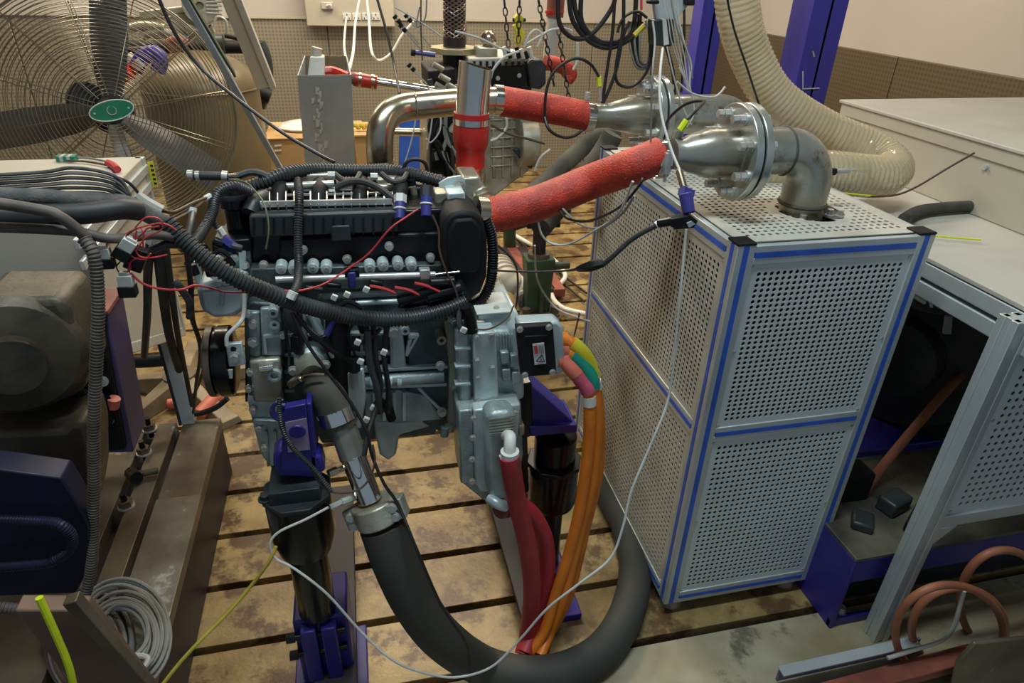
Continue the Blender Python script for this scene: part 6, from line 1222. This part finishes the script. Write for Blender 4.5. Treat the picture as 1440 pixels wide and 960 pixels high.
perf((fpx.x + .05, fpx.y - .012, zr + .02), (1, 0, 0), (0, 0, 1), 26, 26, .6, .60, .006, .002, G['perf'], 'bench_panel', parent=bn)
M().prism([V((fpx.x + .035, fpx.y - .02, zr - .02)), V((fpx.x + .10, fpx.y - .02, zr - .02)), V((fpx.x + .035, fpx.y - .02, zr - .09))], (0, .03, 0)).build('corner_gusset', G['prof'], bn, bevel=.004)
M().cyl((fpx.x + .06, fpx.y, 0), (fpx.x + .06, fpx.y, .03), .014, n=8).build('foot_bolt', G['steel'], bn)
X8 = 1.80; zt8 = 1.285
c1 = P(1186, 145, X=X8); c2 = P(1360, 280, X=X8)
bx = thing('pale_housing', 'pale grey-cream sheet metal housing standing on the bench', 'housing', (2.2, 1.9, ZBn))
M().bb(X8, 2.75, 1.2, c1.y, ZBn, c1.z).build('housing_body', G['cream'], bx, bevel=.004)
M().bb(X8 - .012, 2.76, 1.19, c1.y + .012, c1.z, c1.z + .012).build('housing_lid', G['greyw'], bx, bevel=.003)
M().bb(X8 - .006, X8, 1.2, c1.y, c1.z - .04, c1.z).build('lid_lip', G['cream'], bx, bevel=.002)
for yy in (c1.y - .07, 1.6, 1.42): M().cyl((X8 - .008, yy, c1.z - .06), (X8, yy, c1.z - .06), .008, n=12).build('rivet', G['galv'], bx)
cable('grey_conduit', 'grey ribbed conduit lying on the bench behind the cabinet corner', 'conduit', [(1272, 308, '1.1'), (1290, 298, '1.1'), (1320, 293, '1.1'), (1370, 290, '1.1'), (1420, 292, '1.1')], 8, G['rub_d'], corr=(4.5, .5), n=12)
cable('yellow_bench_wire', 'yellow wire crossing the bench top by the cabinet corner', 'wire', [(1300, 330, '1.09'), (1340, 334, '1.09'), (1380, 337, '1.09')], 1.3, G['neon'])
cable('yellow_bench_wire', 'yellow wire lying at the foot of the clear hose', 'wire', [(1160, 270, 1.55), (1190, 272, 1.55), (1220, 275, 1.55), (1255, 276, 1.55)], 1.3, G['neon'])
cable('brown_bench_wire', 'brown wire arcing over the pale housing to the right edge', 'wire', [(1225, 276, 1.5), (1260, 274, 1.5), (1290, 262, 1.5), (1330, 238, 1.5), (1370, 215, 1.5)], 1.5, G['wire_br'])
M().pp([(1352, 212), (1460, 200), (1460, 290), (1338, 274)], P(1338, 274, Z=ZBn).y, .04).build('lilac_cover', G['purp'], label='lilac painted cover at the right edge on the bench', cat='cover', bevel=.004)
# dark dynamometer under the bench
dn = thing('dynamometer', 'dark cylindrical dynamometer under the bench behind the cabinet', 'machine', (1.9, 1.55, .2))
cD = V((1.78, 1.62, .60))
M().lathe(cD, (-.85, -.45, 0), [(.25, -.35), (.33, -.3), (.34, 0), (.33, .01), (.28, .02), (.27, .05), (.14, .06), (.13, .12), (.05, .13)], 44).build('drum', pm('grimy_drum_paint', (.06, .065, .055), .45, .3, (.03, .032, .028), scale=9), dn)
for k in range(10):
    a = 2 * PI * k / 10; ax_ = V((-.85, -.45, 0)).normalized(); A_, B_ = frame(ax_); bolt(dn, cD + ax_ * .012 + (A_ * math.cos(a) + B_ * math.sin(a)) * .305, ax_, .013, .016, G['iron'])
M().pp([(1332, 445), (1340, 444), (1338, 470), (1328, 470)], 1.40, .01).build('strap', G['galv'], dn, bevel=.001)
M().bb(1.45, 2.5, 1.45, 2.2, .18, .32).build('drum_base', G['blue'], dn, bevel=.006)
cable('grey_loom_right', 'grey corrugated conduit sagging beneath the bench edge', 'conduit', [(1278, 420, 1.35), (1295, 430, 1.35), (1320, 435, 1.35), (1370, 436, 1.35), (1420, 436, 1.35)], 6, G['rub_d'], corr=(3.6, .5), n=12)
t = thing('air_fitting', 'white and grey push fitting above the sagging conduit', 'fitting', P(1300, 425, Y=1.32)); cy('white_body', (1283, 413), (1300, 424), 1.32, 4, G['wht'], parent=t); cy('grey_body', (1299, 423), (1318, 432), 1.32, 4, G['dkgrey'], parent=t); cy('fitting_ring', (1307, 421), (1310, 431), 1.31, 2, G['wht'], parent=t)
cable('copper_hose', 'orange-brown hose rising from the blue base into the dark under the bench', 'hose', [(1222, 705, 1.30), (1220, 690, 1.30), (1232, 668, 1.31), (1262, 630, 1.33), (1300, 585, 1.36), (1335, 545, 1.4), (1360, 520, 1.45)], 6.5, G['copper'], n=12)
t = thing('white_lead_pair', 'pair of pale cables running from behind the cabinet over the base', 'cable', P(1240, 745, Z=.2))
for q in ([(1165, 712), (1200, 722), (1240, 742), (1275, 752)], [(1165, 722), (1195, 738), (1225, 752), (1250, 756)]): M().tube([P(a, b, Z=.19) for a, b in q], .006, 8, 5).build('cable_run', G['greyw'], t)
# blue base frame
bf = thing('blue_base_frame', 'blue welded base frame under the dynamometer beside the cabinet', 'frame', (1.9, 1.5, 0))
k0 = P(1166, 884, Z=0); zt5 = P(1205, 793, X=k0.x).z
M().bb(k0.x - .0, k0.x + .012, k0.y, 2.2, 0, zt5).build('side_plate', G['blue'], bf, bevel=.003)
M().bb(k0.x + .01, 3.1, k0.y, k0.y + .014, zt5 - .085, zt5).build('front_plate', G['blue'], bf, bevel=.003)
M().bb(k0.x, k0.x + .17, k0.y + .005, k0.y + .02, 0, .03).build('lower_lip', G['blue'], bf, bevel=.002)
M().prism([V((k0.x, k0.y, zt5)), V((3.1, k0.y, zt5)), V((3.1, 2.2, zt5)), V((k0.x, 2.2, zt5))], (0, 0, .012)).build('top_deck', pm('oily_deck_plate', (.17, .155, .11), .5, .1, (.05, .045, .035), scale=6), bf, bevel=.002)
M().bb(k0.x + .012, 3.1, k0.y + .09, k0.y + .10, 0, zt5).build('inner_web', G['dkgrey'], bf)
bolt(bf, (k0.x + .05, k0.y + .03, .03), Up, .012, .02, G['steel'])
M().bb(1.33, 1.50, 1.25, 1.45, .182, .23).build('deck_casting', G['dkgrey'], label='dark casting on the base deck by the hose foot', cat='casting', bevel=.01)
M().beam(P(1235, 708, Z=.21), P(1310, 690, Z=.21), .03, .02).build('grey_bar', G['galv'], label='grey bar lying on the base deck', cat='bar', bevel=.002)
# copper coloured coils lower right
t = thing('copper_hose_coil', 'coil of orange-brown hose standing at the bottom right', 'hose', P(1310, 900, Z=0))
for k, (cx, cy_, rx_, ry, cnt) in enumerate(((1335, 890, 76, 68, 1), (1348, 884, 66, 58, 1), (1412, 845, 62, 72, 1))):
    ctr = [P(cx + rx_ * math.cos(2 * PI * j / 16), cy_ + ry * math.sin(2 * PI * j / 16), Y=.90 + .03 * k + .02 * math.sin(2 * PI * j / 16)) for j in range(16)]
    M().tube(ctr, S(ctr[0], 5), 12, 4, True).build('hose_turn', G['copper'], t)
cable('pale_tube', 'pale bent tube lying in front of the copper coloured coil', 'tube', [(1248, 925, .88), (1290, 912, .88), (1325, 900, .88), (1342, 880, .89), (1350, 850, .9), (1356, 830, .9)], 3, G['greyw'])
t = thing('angle_bar', 'galvanised angle bar with purple paint on the floor at the bottom right', 'bar', P(1180, 940, Z=0))
M().beam(P(1094, 948, Z=.05), P(1290, 905, Z=.05), .008, .05).build('upright_leg', G['purp'], t, bevel=.001); M().beam(P(1098, 944, Z=.075), P(1290, 901, Z=.075), .03, .006).build('flat_leg', G['galv'], t, bevel=.001)
M().beam(P(1130, 985, Z=.06), P(1370, 920, Z=.06), .05, .035).build('red_steel_bar', G['pinkw'], label='dull red steel section lying parallel in front of the angle bar', cat='bar', bevel=.003)
M().pp([(1335, 985), (1348, 932), (1372, 905), (1470, 895), (1470, 985)], .80, .012).build('corner_block', G['iron'], label='dull metal block at the very bottom right corner', cat='block', bevel=.004)

# clutter on the base deck
random.seed(9)
for k, (a, b, sx_, sy_, sz_) in enumerate(((1190, 690, .10, .08, .10), (1255, 712, .09, .06, .05), (1290, 735, .12, .05, .04), (1212, 735, .07, .06, .03))):
    c = P(a, b, Z=zt5 + .02); M().box((c.x, c.y, zt5 + .012 + sz_ / 2), (sx_, sy_, sz_), Matrix.Rotation(.3 * k, 4, 'Z')).build('deck_block', G['dkgrey'] if k % 2 else G['blk_m'], label=('large dark block on the deck behind the cabinet edge', 'low grey block on the deck under the copper-coloured hose', 'flat black block on the deck beside the bench post', 'small grey block at the deck edge near the cabinet')[k], cat='block', bevel=.008)
